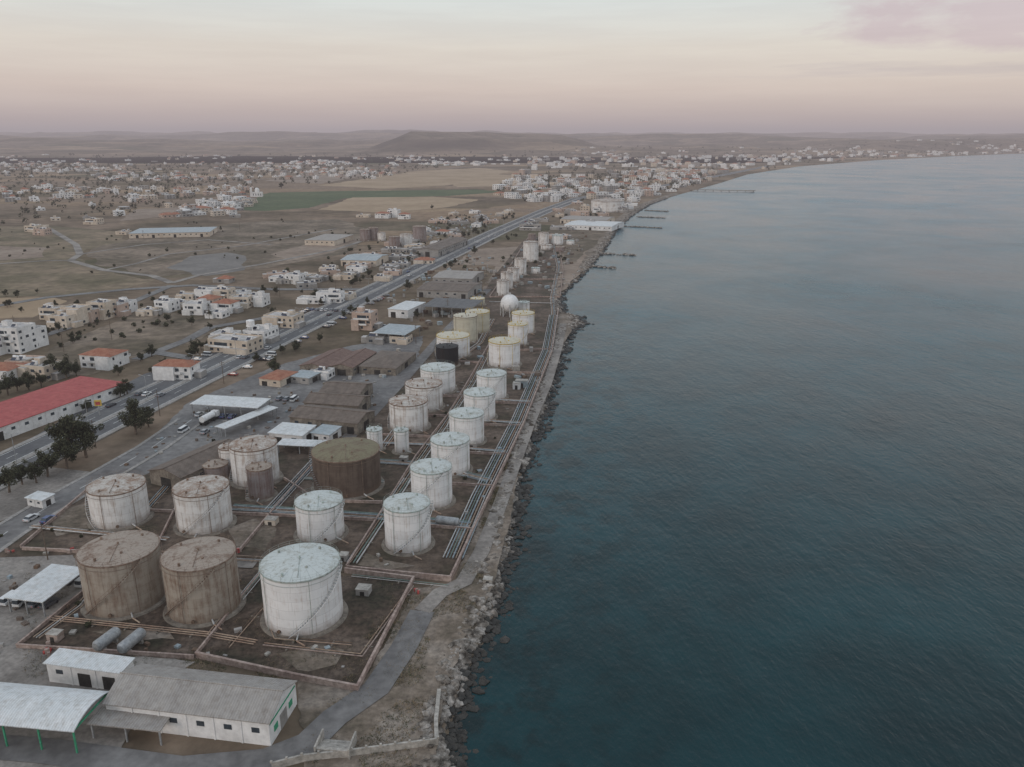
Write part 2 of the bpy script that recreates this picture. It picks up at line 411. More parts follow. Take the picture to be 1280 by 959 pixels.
# ------------------------------------------------------------------ sea
def water_mat():
    m, t, bs = nt('sea_water')
    pos = N(t, 'ShaderNodeNewGeometry').outputs['Position']
    big = noise_n(t, pos, .006, 5, .6, .5)
    mp = N(t, 'ShaderNodeMapping'); mp.inputs['Scale'].default_value = (1, .45, 1); mp.inputs['Rotation'].default_value = (0, 0, .5); L(t, pos, mp.inputs[0])
    w1 = noise_n(t, mp.outputs[0], .06, 3, .6)
    w2 = noise_n(t, mp.outputs[0], .28, 4, .65)
    w3 = noise_n(t, mp.outputs[0], 1.1, 3, .6)
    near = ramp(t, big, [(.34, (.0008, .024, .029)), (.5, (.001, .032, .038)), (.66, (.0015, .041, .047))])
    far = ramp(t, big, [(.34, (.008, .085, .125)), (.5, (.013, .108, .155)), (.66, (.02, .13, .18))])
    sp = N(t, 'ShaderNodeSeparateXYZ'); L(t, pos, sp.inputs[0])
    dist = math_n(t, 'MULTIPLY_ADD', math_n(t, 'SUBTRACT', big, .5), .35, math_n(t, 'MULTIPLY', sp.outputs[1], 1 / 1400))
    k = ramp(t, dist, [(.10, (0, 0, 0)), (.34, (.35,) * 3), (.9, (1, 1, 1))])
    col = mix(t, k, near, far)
    pt = ramp(t, noise_n(t, pos, .03, 5, .65, .3), [(.34, (.68,) * 3), (.6, (1.08,) * 3)])
    col = mix(t, 1.0, col, pt, 'MULTIPLY')
    # darker sea-grass and boulders just off the shore, sandy turbid edge
    shore = math_n(t, 'SUBTRACT', sp.outputs[0], math_n(t, 'MULTIPLY_ADD', sp.outputs[1], .165, -28.0))
    sm = ramp(t, math_n(t, 'MULTIPLY', shore, 1 / 60), [(.0, (1, 1, 1)), (.8, (0, 0, 0))])
    gr = ramp(t, noise_n(t, pos, .11, 5, .65), [(.48, (0, 0, 0)), (.6, (.75,) * 3)])
    col = mix(t, math_n(t, 'MULTIPLY', gr, sm), col, (.002, .012, .013))
    L(t, col, bs.inputs['Base Color'])
    L(t, ramp(t, big, [(.35, (.14,) * 3), (.65, (.28,) * 3)]), bs.inputs['Roughness'])
    bs.inputs['IOR'].default_value = 1.333; bs.inputs['Specular IOR Level'].default_value = .27
    h = math_n(t, 'ADD', math_n(t, 'MULTIPLY', w1, 1.0), math_n(t, 'ADD', math_n(t, 'MULTIPLY', w2, .75), math_n(t, 'MULTIPLY', w3, .3)))
    bump(t, h, bs, .55, 1.0)
    return m
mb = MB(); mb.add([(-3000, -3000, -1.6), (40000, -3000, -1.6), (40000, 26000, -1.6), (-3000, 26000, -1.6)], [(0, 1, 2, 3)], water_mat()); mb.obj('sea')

bm = bmesh.new(); bmesh.ops.create_icosphere(bm, subdivisions=1, radius=1); bm.verts.ensure_lookup_table()
IV = [v.co.copy() for v in bm.verts]; IF = [tuple(v.index for v in f.verts) for f in bm.faces]; bm.free()
def rock(mb, x, y, z, r, m):
    a = R.random() * 6.28; sx, sy, sz = r * R.uniform(.7, 1.3), r * R.uniform(.7, 1.3), r * R.uniform(.5, .85)
    P = []
    for v in IV:
        k = R.uniform(.75, 1.2); X, Y = v.x * sx * k, v.y * sy * k
        P.append((x + X * cos(a) - Y * sin(a), y + X * sin(a) + Y * cos(a), z + v.z * sz * k))
    mb.add(P, IF, m)
mb = MB()
for i in range(5200):
    yy = 92 + 430 * R.random() ** 1.35
    o = R.gauss(1.5, 2.1)
    if noise.noise((yy * .05, 1, 5)) < -.25 and R.random() < .5: continue
    o = max(-4, min(6.5, o)); z = -1.75 + max(0, min(1.75, o * .42))
    rock(mb, xc(yy) - o, yy, z, R.choice((.3, .45, .6, .8, 1.05)) * R.uniform(.8, 1.2) * (1.3 if yy > 200 else 1), ROCKW if o < .9 + R.uniform(-.5, .8) else ROCK)
for i in range(900):
    yy = R.uniform(520, 1400); o = R.uniform(-1.5, 6)
    rock(mb, xc(yy) - o, yy, -1.6 + max(0, o * .28), R.uniform(.8, 2.0), ROCK if o > .6 else ROCKW)
mb.obj('shore_rocks')
for (a, b) in (((738, 333), (769, 335)), ((752, 317), (795, 319)), ((781, 283), (827, 285)), ((796, 271), (831, 272.5)), ((806, 263), (836, 264.5))):
    A, B = G(*a, -1.2), G(*b, -1.2); mb = MB()
    n = int(math.dist(A, B) / 1.3)
    for i in range(n * 3):
        t_ = R.random(); w = R.gauss(0, 1.4)
        rock(mb, A[0] + (B[0] - A[0]) * t_, A[1] + (B[1] - A[1]) * t_ + w, -1.6 + max(0, .8 - abs(w) * .4), R.uniform(.8, 1.5), ROCK)
    mb.obj('rock_groyne')
mb = MB(); A, B = G(862, 237, 1), G(942, 238.5, 1); pp = [A, B]
wallpoly(mb, pp, 7, .6, 1.4, CONCD)
for p in dens(pp, 14): mb.cyl(p[0], p[1], -4, .6, .6, .6, 8, CONCD)
wallpoly(mb, [(B[0] - 10, B[1] - 9), (B[0] + 2, B[1] + 9)], 9, .6, 1.35, CONCD)
mb.obj('pier')

# ------------------------------------------------------------------ ground patches
patch('grassland_field', [(-120, 300), (0, 283), (70, 283), (150, 290), (165, 305), (100, 312), (105, 330), (160, 345), (190, 352), (130, 368), (0, 372), (-200, 372)], OLIVE, 6)
patch('dry_grass_field', [(-100, 374), (60, 372), (85, 376), (40, 397), (-120, 402)], TAN, 2)
patch('dry_grass_field', [(-60, 316), (0, 308), (60, 310), (50, 322), (-60, 330)], BARE, 5)
patch('crop_field', [(285, 262), (335, 241), (420, 239), (596, 237), (630, 240), (560, 245), (430, 248), (385, 260), (330, 264)], GREENF, 4)
patch('dry_grass_field', [(400, 262), (440, 247), (540, 246), (600, 250), (560, 259), (480, 266)], TAN, 4)
patch('dry_grass_field', [(400, 232), (520, 214), (600, 210), (640, 214), (560, 232), (480, 236)], TAN, 6)
patch('dry_grass_field', [(560, 226), (620, 218), (680, 222), (650, 232), (570, 234)], TAN, 6)
patch('dry_grass_field', [(330, 226), (400, 214), (500, 212), (400, 230)], BARE, 6)
patch('dry_grass_field', [(170, 262), (240, 258), (235, 268), (150, 276)], BARE, 6)
patch('bare_ground', [(110, 312), (170, 298), (300, 278), (420, 274), (470, 290), (430, 318), (330, 335), (200, 345), (120, 330)], SCRUB, 6)
patch('quarry_pit', [(212, 334), (240, 320), (285, 316), (312, 322), (300, 338), (255, 346)], PITG, 5)
patch('bare_ground', [(340, 318), (400, 300), (450, 300), (420, 316), (360, 326)], BARE, 5)
patch('bare_ground', [(60, 436), (180, 388), (290, 398), (250, 425), (160, 455), (110, 470), (60, 470)], SCRUB, 3)
patch('bare_ground', [(570, 330), (590, 312), (650, 308), (655, 328), (640, 334)], BARE, 3)
patch('bare_ground', [(600, 372), (622, 330), (660, 330), (740, 300), (722, 345), (700, 366), (690, 380)], BARE, 3)
patch('bare_ground', [(660, 305), (700, 280), (770, 276), (745, 306), (715, 330), (690, 328)], SCRUB, 4)
patch('gravel_lot', [(-60, 622), (0, 586), (60, 584), (128, 592), (60, 628), (0, 652), (-60, 670)], GRAVEL, 0)
patch('asphalt_yard', [(150, 585), (238, 502), (345, 458), (440, 432), (530, 420), (520, 455), (480, 500), (455, 540), (390, 552), (270, 556), (210, 598), (160, 604)], ASPHL, .8)
patch('forecourt', [(120, 500), (180, 468), (320, 425), (340, 432), (225, 490), (165, 517), (60, 560), (20, 560)], ASPH, 0)
patch('concrete_yard', [(-260, 960), (-120, 760), (-20, 690), (90, 692), (112, 735), (22, 808), (245, 828), (200, 850), (140, 960), (60, 990)], GRAVEL, .5)
patch('coastal_strip', [(380, 960), (372, 850), (447, 866), (520, 735), (566, 729), (612, 626), (657, 532), (692, 441), (700, 385), (704, 392), (715, 412), (690, 455), (670, 520), (648, 590), (638, 650), (612, 745), (580, 800), (560, 850), (548, 905), (545, 960)], COAST, .5)
patch('tank_yard_ground', [(-70, 700), (40, 640), (115, 606), (160, 604), (270, 553), (390, 549), (455, 536), (482, 500), (520, 455), (560, 410), (590, 388), (640, 368), (692, 372), (697, 392), (690, 440), (655, 530), (610, 625), (563, 727), (430, 716), (100, 694)], YARD, 0)
patch('tank_yard_ground', [(20, 810), (112, 735), (100, 698), (430, 720), (517, 727), (463, 832), (447, 862), (372, 850), (245, 822)], YARD2, 0)
patch('tank_yard_ground', [(590, 388), (618, 345), (655, 300), (690, 290), (700, 330), (690, 372), (640, 368)], YARD, 0)
for px in ([(352, 815), (400, 806), (432, 812), (420, 832), (372, 838)], [(455, 690), (480, 700), (520, 712), (480, 716), (446, 708)], [(285, 660), (318, 650), (352, 660), (330, 690), (296, 684)],
           [(112, 790), (190, 788), (226, 800), (150, 806)], [(400, 520), (440, 516), (450, 530), (410, 538)], [(60, 640), (110, 630), (120, 660), (70, 672)], [(570, 690), (590, 650), (584, 640), (560, 690)]):
    patch('bare_ground', px, COAST, 1.4)

# ------------------------------------------------------------------ roads
HW = [(-330, -560), (-160, 230), (-17, 878), (45, 1131), (109, 1362), (181, 1506), (330, 1750), (560, 2200), (900, 2900)]
HWd = dens(HW, 60)
mb = MB()
for off in (-5.6, 5.6): strip(mb, HWd, 8.6, .27, ASPH, off)
wallpoly(mb, HWd, 2.4, 0, .40, PAVE)
for off in (-11, 11): wallpoly(mb, offset_poly(HWd, off), 2.0, 0, .39, PAVE)
for off in (-1.7, 1.7, -9.5, 9.5): strip(mb, HWd, .22, .28, PAINT, off)
fine = dens(HW[:6], 9)
for off in (-5.6, 5.6):
    o = offset_poly(fine, off)
    for i in range(0, len(o) - 1, 2): strip(mb, [o[i], ((o[i][0] + o[i + 1][0]) / 2, (o[i][1] + o[i + 1][1]) / 2)], .2, .28, PAINT)
mb.obj('highway')
RZ = [.19]
def road(name, px, w, m, line=False):
    RZ[0] += .004
    pts = dens(GP(px), 8); mb = MB(); strip(mb, pts, w, RZ[0], m)
    if line:
        for i in range(0, len(pts) - 1, 2): strip(mb, pts[i:i + 2], .18, RZ[0] + .004, PAINT)
        RZ[0] += .004
        for sg in (-1, 1): wallpoly(mb, offset_poly(pts, sg * (w / 2 + .6)), 1.2, 0, RZ[0] + .12, PAVE)
    return mb.obj(name)
road('service_road', [(-90, 735), (10, 665), (70, 628), (128, 596), (190, 560), (240, 525)], 9, ASPHL, True)
road('side_road', [(-60, 392), (60, 372), (160, 362), (240, 357), (340, 362), (452, 362)], 7, ASPHL)
road('dirt_track', [(60, 285), (95, 306), (100, 318), (88, 326), (130, 338), (190, 345), (215, 354)], 6, GRAVEL)
road('dirt_track', [(215, 354), (250, 344), (330, 330), (420, 312), (470, 296)], 5, GRAVEL)
road('dirt_track', [(100, 318), (180, 306), (260, 300), (340, 306)], 4, GRAVEL)
road('dirt_track', [(0, 330), (60, 326), (88, 326)], 4, GRAVEL)
road('dirt_track', [(130, 338), (170, 330), (210, 318), (300, 308), (420, 286)], 4, GRAVEL)
road('side_road', [(40, 425), (110, 402), (170, 376), (215, 357)], 6, ASPHL)
road('side_road', [(170, 450), (235, 425), (262, 410), (330, 398), (385, 395)], 6, ASPHL)
road('side_road', [(330, 440), (262, 452), (190, 440)], 6, ASPHL)
road('side_road', [(440, 330), (520, 318), (590, 302)], 6, ASPHL)
road('side_road', [(240, 232), (330, 224), (470, 216), (640, 206)], 9, GRAVEL)
road('access_road', [(-120, 925), (60, 940), (220, 962), (330, 952), (385, 930), (418, 898), (470, 862), (505, 810), (528, 765)], 5.5, ASPHL)
road('coastal_path', [(528, 765), (550, 742), (580, 728), (602, 690), (622, 640), (640, 590), (662, 530), (684, 480), (698, 435), (704, 405)], 4.0, GRAVEL)
road('yard_track', [(100, 694), (200, 700), (320, 706)], 4, GRAVEL)
road('yard_track', [(435, 548), (500, 480), (560, 412), (610, 362)], 5, ASPHL)

# ------------------------------------------------------------------ tanks
def tank(xl, xr, yt, yb, kind, stair=True, name='storage_tank'):
    sh, rf, rim = {'w': (WHITE, R_WHITE, RIMW), 'wr': (WHITE2, R_RUST, RIMR), 'b': (BEIGE, R_BROWN, RIMR), 'br': (BROWN, R_GREEN, RIMR),
                   'g': (GREYT, R_BROWN, RIMR), 'c': (CREAM, R_CREAM, YEL), 'k': (BLACK, R_BLACK, BLACK), 'y': (WHITE, R_CREAM, YEL),
                   'cr': (CREAM, R_CREAM, RIMR)}[kind]
    yf = G(640, yb)[1]; h = 12; r = 7; cy = yf + r
    tv = (yt - 479.5) / F
    tt = math.tan(TH + math.atan(tv))
    for _ in range(8):
        dep = cy * ct + (H - h / 2) * st; r = (xr - xl) / 2 / F * dep; cy = yf + r; h = H - (cy + r) * tt
    cx = ((xl + xr) / 2 - 640) / F * dep
    mb = MB(); n = 64
    mb.cyl(0, 0, 0, .4, r + 1.1, r + .9, n, CONCD)
    mb.cyl(0, 0, .4, h - .3, r, r, n, sh, cap=False)
    mb.cyl(0, 0, h - .3, h - .02, r + .14, r + .14, n, rim)
    rings = [(r * .995, h), (r * .66, h + r * .055), (r * .33, h + r * .09), (.02, h + r * .10)]
    for (r0, z0), (r1, z1) in zip(rings, rings[1:]): mb.cyl(0, 0, z0, z1, r0, r1, n, rf, cap=False)
    if h > 6:
        k = int(2 * pi * r / 2.4)
        for i in range(k):
            a = 2 * pi * i / k; mb.tube((r * cos(a), r * sin(a), h), (r * cos(a), r * sin(a), h + 1.0), .025, rim, 4)
        for zz in (.5, 1.0):
            for i in range(32):
                a, b = 2 * pi * i / 32, 2 * pi * (i + 1) / 32
                mb.tube((r * cos(a), r * sin(a), h + zz), (r * cos(b), r * sin(b), h + zz), .022, rim, 4)
        for i in range(40):
            a, b = 2 * pi * i / 40, 2 * pi * (i + 1) / 40
            mb.tube(((r + .3) * cos(a), (r + .3) * sin(a), h - 1.1), ((r + .3) * cos(b), (r + .3) * sin(b), h - 1.1), .05, rim, 4)
    mb.cyl(0, 0, h + r * .09, h + r * .10 + .6, .22, .22, 10, rim)
    for a, q in ((1.0, .7), (2.6, .75), (4.4, .8), (5.3, .5)):
        mb.cyl(q * r * cos(a), q * r * sin(a), h, h + .5 + r * .05, .28, .28, 10, rim)
    mb.tube((r * .85 * cos(4.9), r * .85 * sin(4.9), h + r * .03 + .1), (0, 0, h + r * .10 + .15), .07, rim, 5)
    if stair:
        a0 = R.uniform(3.4, 4.6); sg = R.choice((-1, 1)); arc = sg * min(2.6, h * 1.05 / r); ns = int(h / .45)
        prev = None
        for i in range(ns + 1):
            a = a0 + arc * i / ns; z = .4 + (h - .4) * i / ns
            mb.box((r + .45) * cos(a), (r + .45) * sin(a), z, .75, .26, .05, a, STEEL if kind != 'b' else RUST)
            cur = ((r + .85) * cos(a), (r + .85) * sin(a), z)
            if prev and i % 2 == 0:
                mb.tube(prev, cur, .07, sh, 4)
                mb.tube((prev[0], prev[1], prev[2] + 1), (cur[0], cur[1], cur[2] + 1), .03, rim, 4)
                mb.tube(cur, (cur[0], cur[1], cur[2] + 1), .025, rim, 4)
            if i % 2 == 0: prev = cur
    for a in (4.2, 5.5):
        a += R.uniform(-.4, .4)
        mb.tube(((r + .25) * cos(a), (r + .25) * sin(a), .4), ((r + .25) * cos(a), (r + .25) * sin(a), h), .07, rim, 5)
    a = R.uniform(4.2, 5.2)
    mb.tube((r * cos(a), r * sin(a), 1.1), ((r + .4) * cos(a), (r + .4) * sin(a), 1.1), .4, RUST, 12, caps=True)
    a += .5
    mb.tube((r * cos(a), r * sin(a), .8), ((r + 2.2) * cos(a), (r + 2.2) * sin(a), .8), .18, PIPEW, 8)
    mb.tube(((r + 2.2) * cos(a), (r + 2.2) * sin(a), .8), ((r + 2.2) * cos(a) + 2, (r + 2.2) * sin(a) - 1.2, .4), .16, PIPEC, 8, caps=True)
    return mb.obj(name, (cx, cy, .1), 0)
T = [(330, 426, 679, 798, 'w'), (107, 200, 663, 775, 'b'), (209, 296, 671, 783, 'b'), (115, 182, 592, 664, 'wr'), (221, 287, 594, 671, 'wr'),
     (371, 429, 613, 681, 'w'), (481, 538, 616, 694, 'w'), (514, 565, 573, 638, 'w'), (392, 475, 547, 625, 'br'), (290, 347, 544, 611, 'wr'),
     (275, 302, 553, 592, 'wr'), (310, 341, 577, 627, 'g'), (255, 285, 574, 604, 'g'), (539, 587, 540, 597, 'w'), (562, 605, 509, 559, 'w'),
     (580, 619, 484, 528, 'w'), (596, 633, 461, 502, 'w'), (487, 535, 493, 542, 'wr'), (507, 553, 472, 516, 'wr'), (526, 569, 453, 494, 'w'),
     (459, 478, 533, 565, 'w'), (493, 511, 534, 568, 'w'), (545, 573, 429, 460, 'k'), (546, 587, 414, 449, 'y'), (567, 597, 391, 430, 'cr'),
     (582, 612, 386, 418, 'c'), (611, 650, 421, 461, 'y'), (635, 659, 402, 433, 'y'), (640, 668, 388, 418, 'y'), (648, 662, 376, 392, 'w'),
     (621, 636, 349, 371, 'wr'), (626, 641, 339, 362, 'wr'), (634, 649, 334, 353, 'wr'), (643, 658, 322, 345, 'wr'), (654, 673, 301, 328, 'wr'),
     (673, 686, 290, 308, 'wr'), (690, 704, 293, 307, 'w'), (450, 463, 286, 302, 'g'), (461, 473, 284, 301, 'g'), (486, 500, 295, 310, 'g'), (500, 515, 292, 308, 'wr'), (516, 533, 282, 303, 'g'),
     (739, 780, 249, 266, 'wr'), (588, 606, 371, 383, 'c'), (676, 690, 305, 313, 'wr'), (694, 706, 308, 316, 'g'), (664, 675, 334, 343, 'w'), (708, 718, 300, 307, 'w'), (472, 482, 290, 302, 'wr'), (660, 670, 292, 302, 'g')]
for t_ in T: tank(*t_, stair=(t_[1] - t_[0] > 22))
dep = G(637, 398)[1] * ct + 90 * st; r = 11.5 / F * dep; cx = -3 / F * dep; cy = G(640, 397)[1] + r
mb = MB(); n = 32; zc = r + 2.0
for i in range(16):
    a, b = -pi / 2 + pi * i / 16, -pi / 2 + pi * (i + 1) / 16
    mb.cyl(0, 0, zc + r * sin(a), zc + r * sin(b), r * cos(a) + .001, r * cos(b) + .001, n, WALLW, cap=False)
for i in range(8):
    a = 2 * pi * i / 8; mb.tube((r * cos(a), r * sin(a), 0), (r * cos(a), r * sin(a), zc), .3, PIPEW, 8)
    b = a + pi / 4; mb.tube((r * cos(a), r * sin(a), .3), (r * cos(b), r * sin(b), zc - .5), .07, PIPEW, 4)
mb.cyl(0, 0, zc + r, zc + r + .8, .8, .8, 10, PIPEW)
mb.obj('spherical_gas_tank', (cx, cy, .05))
def bullet(a, b, r):
    A, B = G(*a, r), G(*b, r); mb = MB(); A = Vector((*A, r + .6)); B = Vector((*B, r + .6)); d = (B - A).normalized()
    mb.tube(A, B, r, STEEL, 20)
    for P, sg in ((A, -1), (B, 1)):
        mb.tube(P, P + d * sg * r * .35, r, STEEL, 20, r2=r * .7); mb.tube(P + d * sg * r * .35, P + d * sg * r * .5, r * .7, STEEL, 20, r2=.02)
    for t_ in (.2, .8):
        P = A.lerp(B, t_); mb.box(P.x, P.y, 0, .5, r * 1.8, .9, math.atan2(d.y, d.x), CONC)
    mb.obj('horizontal_tank')
bullet((122, 811), (146, 793), 1.2); bullet((153, 814), (177, 794), 1.2); bullet((547, 652), (572, 655), 1.1)

# ------------------------------------------------------------------ bund walls
def bund(px, h=.9, m=PINKW, th=.28, name='bund_wall'):
    mb = MB(); wallpoly(mb, GP(px), th, 0, h, m)
    wallpoly(mb, GP(px), th + .12, h, h + .1, m); mb.obj(name)
bund([(245, 822), (372, 850), (447, 864), (463, 832), (517, 727), (431, 716)], 1.3, th=.4)
bund([(246, 820), (332, 712)])
bund([(243, 824), (22, 810), (112, 736)])
bund([(28, 688), (104, 692), (190, 698)]); bund([(26, 686), (112, 612)])
bund([(192, 694), (218, 640), (262, 590)]); bund([(300, 690), (345, 636), (395, 578)])
bund([(434, 714), (563, 727), (610, 626), (655, 531), (690, 441), (698, 388)], 1.4, name='perimeter_wall', th=.35)
bund([(433, 711), (478, 640), (520, 572), (560, 520), (590, 470), (612, 430)])
bund([(182, 640), (345, 646), (470, 652)])
bund([(482, 655), (592, 664)]); bund([(528, 604), (617, 610)]); bund([(548, 566), (636, 570)]); bund([(575, 531), (652, 534)]); bund([(594, 504), (664, 506)])
bund([(606, 466), (680, 468)]); bund([(478, 545), (548, 548)]); bund([(498, 520), (570, 522)]); bund([(520, 496), (582, 497)])
bund([(355, 600), (398, 628), (478, 630)]); bund([(600, 440), (690, 438)]); bund([(560, 452), (605, 455)])
bund([(700, 372), (655, 372), (612, 372)]); bund([(700, 372), (704, 340), (698, 305)]); bund([(612, 372), (640, 330), (660, 298)]); bund([(640, 350), (700, 350)]); bund([(650, 325), (700, 325)])

# ------------------------------------------------------------------ pipes
def pipes(px, k, sp=.7, r=.14, ms=(PIPEW, PIPEB, PIPEC), z=.6, name='pipe_run'):
    mb = MB(); base = GP(px)
    for i in range(k):
        o = offset_poly(base, (i - (k - 1) / 2) * sp); m = ms[i % len(ms)]; rr = r * R.choice((.7, 1, 1.3))
        for a, b in zip(o, o[1:]): mb.tube((*a, z), (*b, z), rr, m, 7, caps=True)
    for (a, b) in zip(base, base[1:]):
        n = max(1, int(math.dist(a, b) / 6)); an = math.atan2(b[1] - a[1], b[0] - a[0])
        for i in range(n):
            t_ = (i + .5) / n; mb.box(a[0] + (b[0] - a[0]) * t_, a[1] + (b[1] - a[1]) * t_, 0, .35, k * sp + .4, z - .2, an, CONCD)
    mb.obj(name)
BL = (PIPEB, PIPEW, PIPEC, PIPEB, PIPEG)
pipes([(566, 700), (600, 622), (648, 526), (684, 440), (692, 395)], 7, .8, .16, BL)
pipes([(440, 706), (484, 640), (510, 600)], 4, .8, .15, (PIPEW, PIPEG, PIPEC))
pipes([(290, 636), (372, 641), (475, 648), (588, 658)], 5, .8, .16, BL)
pipes([(338, 640), (398, 574)], 5, .8, .16, (PIPEW, PIPEB))
pipes([(300, 752), (346, 696), (372, 690)], 3, .8, .14, (PIPEW, PIPEG))
pipes([(60, 775), (140, 783), (262, 796), (320, 806)], 3, .7, .11, (PIPEC,))
pipes([(46, 800), (100, 760), (112, 745)], 3, .7, .11, (PIPEC, PIPEW))
pipes([(262, 796), (305, 742)], 2, .8, .14, (PIPEC,))
pipes([(440, 722), (560, 735)], 2, .7, .12, (PIPEW, PIPEG))
pipes([(186, 636), (225, 592), (262, 572)], 4, .7, .12, (PIPEC, PIPEB))
pipes([(115, 690), (196, 694), (300, 700), (372, 704)], 4, .7, .12, (PIPEC, PIPEW, RUST))
pipes([(470, 578), (530, 582), (612, 602)], 5, .8, .15, BL)
pipes([(505, 606), (530, 570), (556, 532), (590, 480), (606, 448)], 4, .8, .13, (PIPEW, PIPEC))
pipes([(560, 560), (632, 566)], 3); pipes([(585, 526), (650, 530)], 3); pipes([(600, 500), (662, 503)], 3)
pipes([(470, 555), (560, 558)], 3); pipes([(480, 560), (520, 505), (556, 462), (600, 430), (616, 400)], 4, .8, .14, (PIPEC, PIPEW))
pipes([(380, 600), (480, 604)], 3, ms=(PIPEG, PIPEW)); pipes([(40, 660), (120, 668), (210, 676)], 3, ms=(PIPEW, PIPEC))
pipes([(692, 395), (690, 372), (698, 335), (690, 300)], 4); pipes([(612, 378), (690, 380)], 3)
pipes([(285, 812), (330, 760), (345, 800), (440, 808)], 2, r=.1, ms=(PIPEC, RUST))
pipes([(330, 808), (390, 815), (452, 822), (515, 735)], 2, r=.1, ms=(PINKW, PIPEC))

# ------------------------------------------------------------------ sheds
def rect(A, B, C, z):
    a, b, c_ = G(*A, z), G(*B, z), G(*C, z)
    u = (b[0] - a[0], b[1] - a[1]); lu = math.hypot(*u); ux, uy = u[0] / lu, u[1] / lu
    v = (c_[0] - b[0], c_[1] - b[1]); lv = v[0] * -uy + v[1] * ux
    an = math.atan2(uy, ux)
    cx = (a[0] + b[0]) / 2 - uy * lv / 2; cy = (a[1] + b[1]) / 2 + ux * lv / 2
    return cx, cy, lu, abs(lv), an
def shed(name, A, B, C, z, rise=2, wall=WALLW, roof=C_GREY, kind='gable', along='u', band=None, post=STEEL, doors=.25):
    cx, cy, lu, lv, an = rect(A, B, C, z); mb = MB()
    if along == 'v': lu, lv = lv, lu; an += pi / 2
    w, d = lu - .8, lv - .8
    if kind not in ('canopy', 'barrel'):
        mb.box(0, 0, 0, w, d, z - .15, 0, wall)
        nb = max(2, int(w / 5))
        for i in range(nb):
            x = -w / 2 + w * (i + .5) / nb
            for sg in (-1, 1):
                if R.random() > doors: mb.box(x, sg * (d / 2 + .03), z * .5, w / nb * .28, .08, z * .2, 0, GLASS)
                else: mb.box(x, sg * (d / 2 + .03), .02, w / nb * .5, .1, z * .65, 0, DARK)
                mb.box(x + w / nb * .5 - .1, sg * (d / 2 + .06), 0, .3, .14, z - .2, 0, wall)
        for sg in (-1, 1):
            if band:
                mb.box(sg * (w / 2 + .04), 0, z * .82, .1, d * .96, .3, 0, band)
                for q in (-.28, .28): mb.box(sg * (w / 2 + .04), q * d, 1.6, .1, 1.4, 1.2, 0, band)
                mb.box(sg * (w / 2 + .04), 0, .02, .1, 2.6, 3, 0, WALLG)
            else: mb.box(sg * (w / 2 + .03), 0, .02, .1, min(4, d * .4), z * .7, 0, DARK)
    else:
        nb = max(2, int(lu / 6))
        for i in range(nb + 1):
            x = -lu / 2 + .5 + (lu - 1) * i / nb
            for sg in (-1, 1): mb.box(x, sg * (lv / 2 - .5), 0, .25, .25, z - .2, 0, post)
            mb.box(x, 0, z - .45, .2, lv - 1.4, .3, 0, post)
    X, Y = lu / 2, lv / 2; th = .18
    if kind == 'gable':
        prof_ = [(-Y, z), (0, z + rise), (Y, z)]
        P = [(sx * X, y_, z_) for sx in (-1, 1) for y_, z_ in prof_] + [(sx * X, y_, z_ - th) for sx in (-1, 1) for y_, z_ in prof_]
        mb.add(P, [(0, 3, 4, 1), (1, 4, 5, 2), (7, 10, 9, 6), (8, 11, 10, 7), (0, 6, 9, 3), (5, 11, 8, 2), (0, 1, 7, 6), (1, 2, 8, 7), (4, 3, 9, 10), (5, 4, 10, 11)], roof)
        x0 = w / 2
        for sg in (-1, 1):
            mb.add([(sg * x0, -d / 2, z - .16), (sg * x0, d / 2, z - .16), (sg * x0, 0, z - .2 + rise)], [(0, 1, 2) if sg > 0 else (2, 1, 0)], wall)
        mb.tube((-X, 0, z + rise + .02), (X, 0, z + rise + .02), .14, roof, 6)
    elif kind == 'hip':
        k = min(X, Y)
        P = [(-X, -Y, z), (X, -Y, z), (X, Y, z), (-X, Y, z), (-X + k, 0, z + rise), (X - k, 0, z + rise)]
        mb.add(P, [(0, 1, 5, 4), (1, 2, 5), (2, 3, 4, 5), (3, 0, 4), (3, 2, 1, 0)], roof)
    elif kind == 'barrel':
        n = 14; P = []
        for sx in (-1, 1):
            for i in range(n + 1):
                y_ = -Y + 2 * Y * i / n; P.append((sx * X, y_, z + rise * (1 - (y_ / Y) ** 2)))
        mb.add(P, [(i, n + 1 + i, n + 2 + i, i + 1) for i in range(n)], roof, True)
        mb.add([(p[0], p[1], p[2] - .15) for p in P], [(i + 1, n + 2 + i, n + 1 + i, i) for i in range(n)], roof, True)
    else:
        P = [(-X, -Y, z), (X, -Y, z), (X, Y, z + rise * .3), (-X, Y, z + rise * .3)]; Q = [(p[0], p[1], p[2] - .2) for p in P]
        mb.add(P + Q, [(0, 1, 2, 3), (7, 6, 5, 4), (0, 4, 5, 1), (1, 5, 6, 2), (2, 6, 7, 3), (3, 7, 4, 0)], roof)
    return mb.obj(name, (cx, cy, 0), an)
shed('warehouse', (127, 880), (337, 905), (374, 851), 5, 2.2, WALLW, C_GREY, band=GREENP, doors=0)
shed('lean_to_shed', (108, 905), (200, 914), (214, 893), 3.4, .9, WALLW, C_GREY, 'canopy')
shed('barrel_roof_canopy', (-90, 898), (92, 915), (134, 864), 5, 1.3, WALLW, C_WHITE, 'barrel', post=GREENP)
shed('canopy_shed', (53, 829), (150, 842), (182, 825), 4.5, .8, WALLW, C_WHITE, 'flat', doors=.4)
shed('carport', (5, 747), (53, 753), (108, 711), 4, 1, WALLW, C_WHITE, 'canopy')
shed('long_shed', (184, 588), (226, 598), (277, 553), 4.5, 1.8, CONCD, C_BROWN, along='v')
shed('fuel_canopy', (237, 505), (322, 510), (328, 498), 5, .6, WALLW, C_WHITE, 'canopy')
shed('covered_walkway', (268, 533), (281, 536), (326, 505), 3.5, .3, WALLW, C_WHITE, 'canopy')
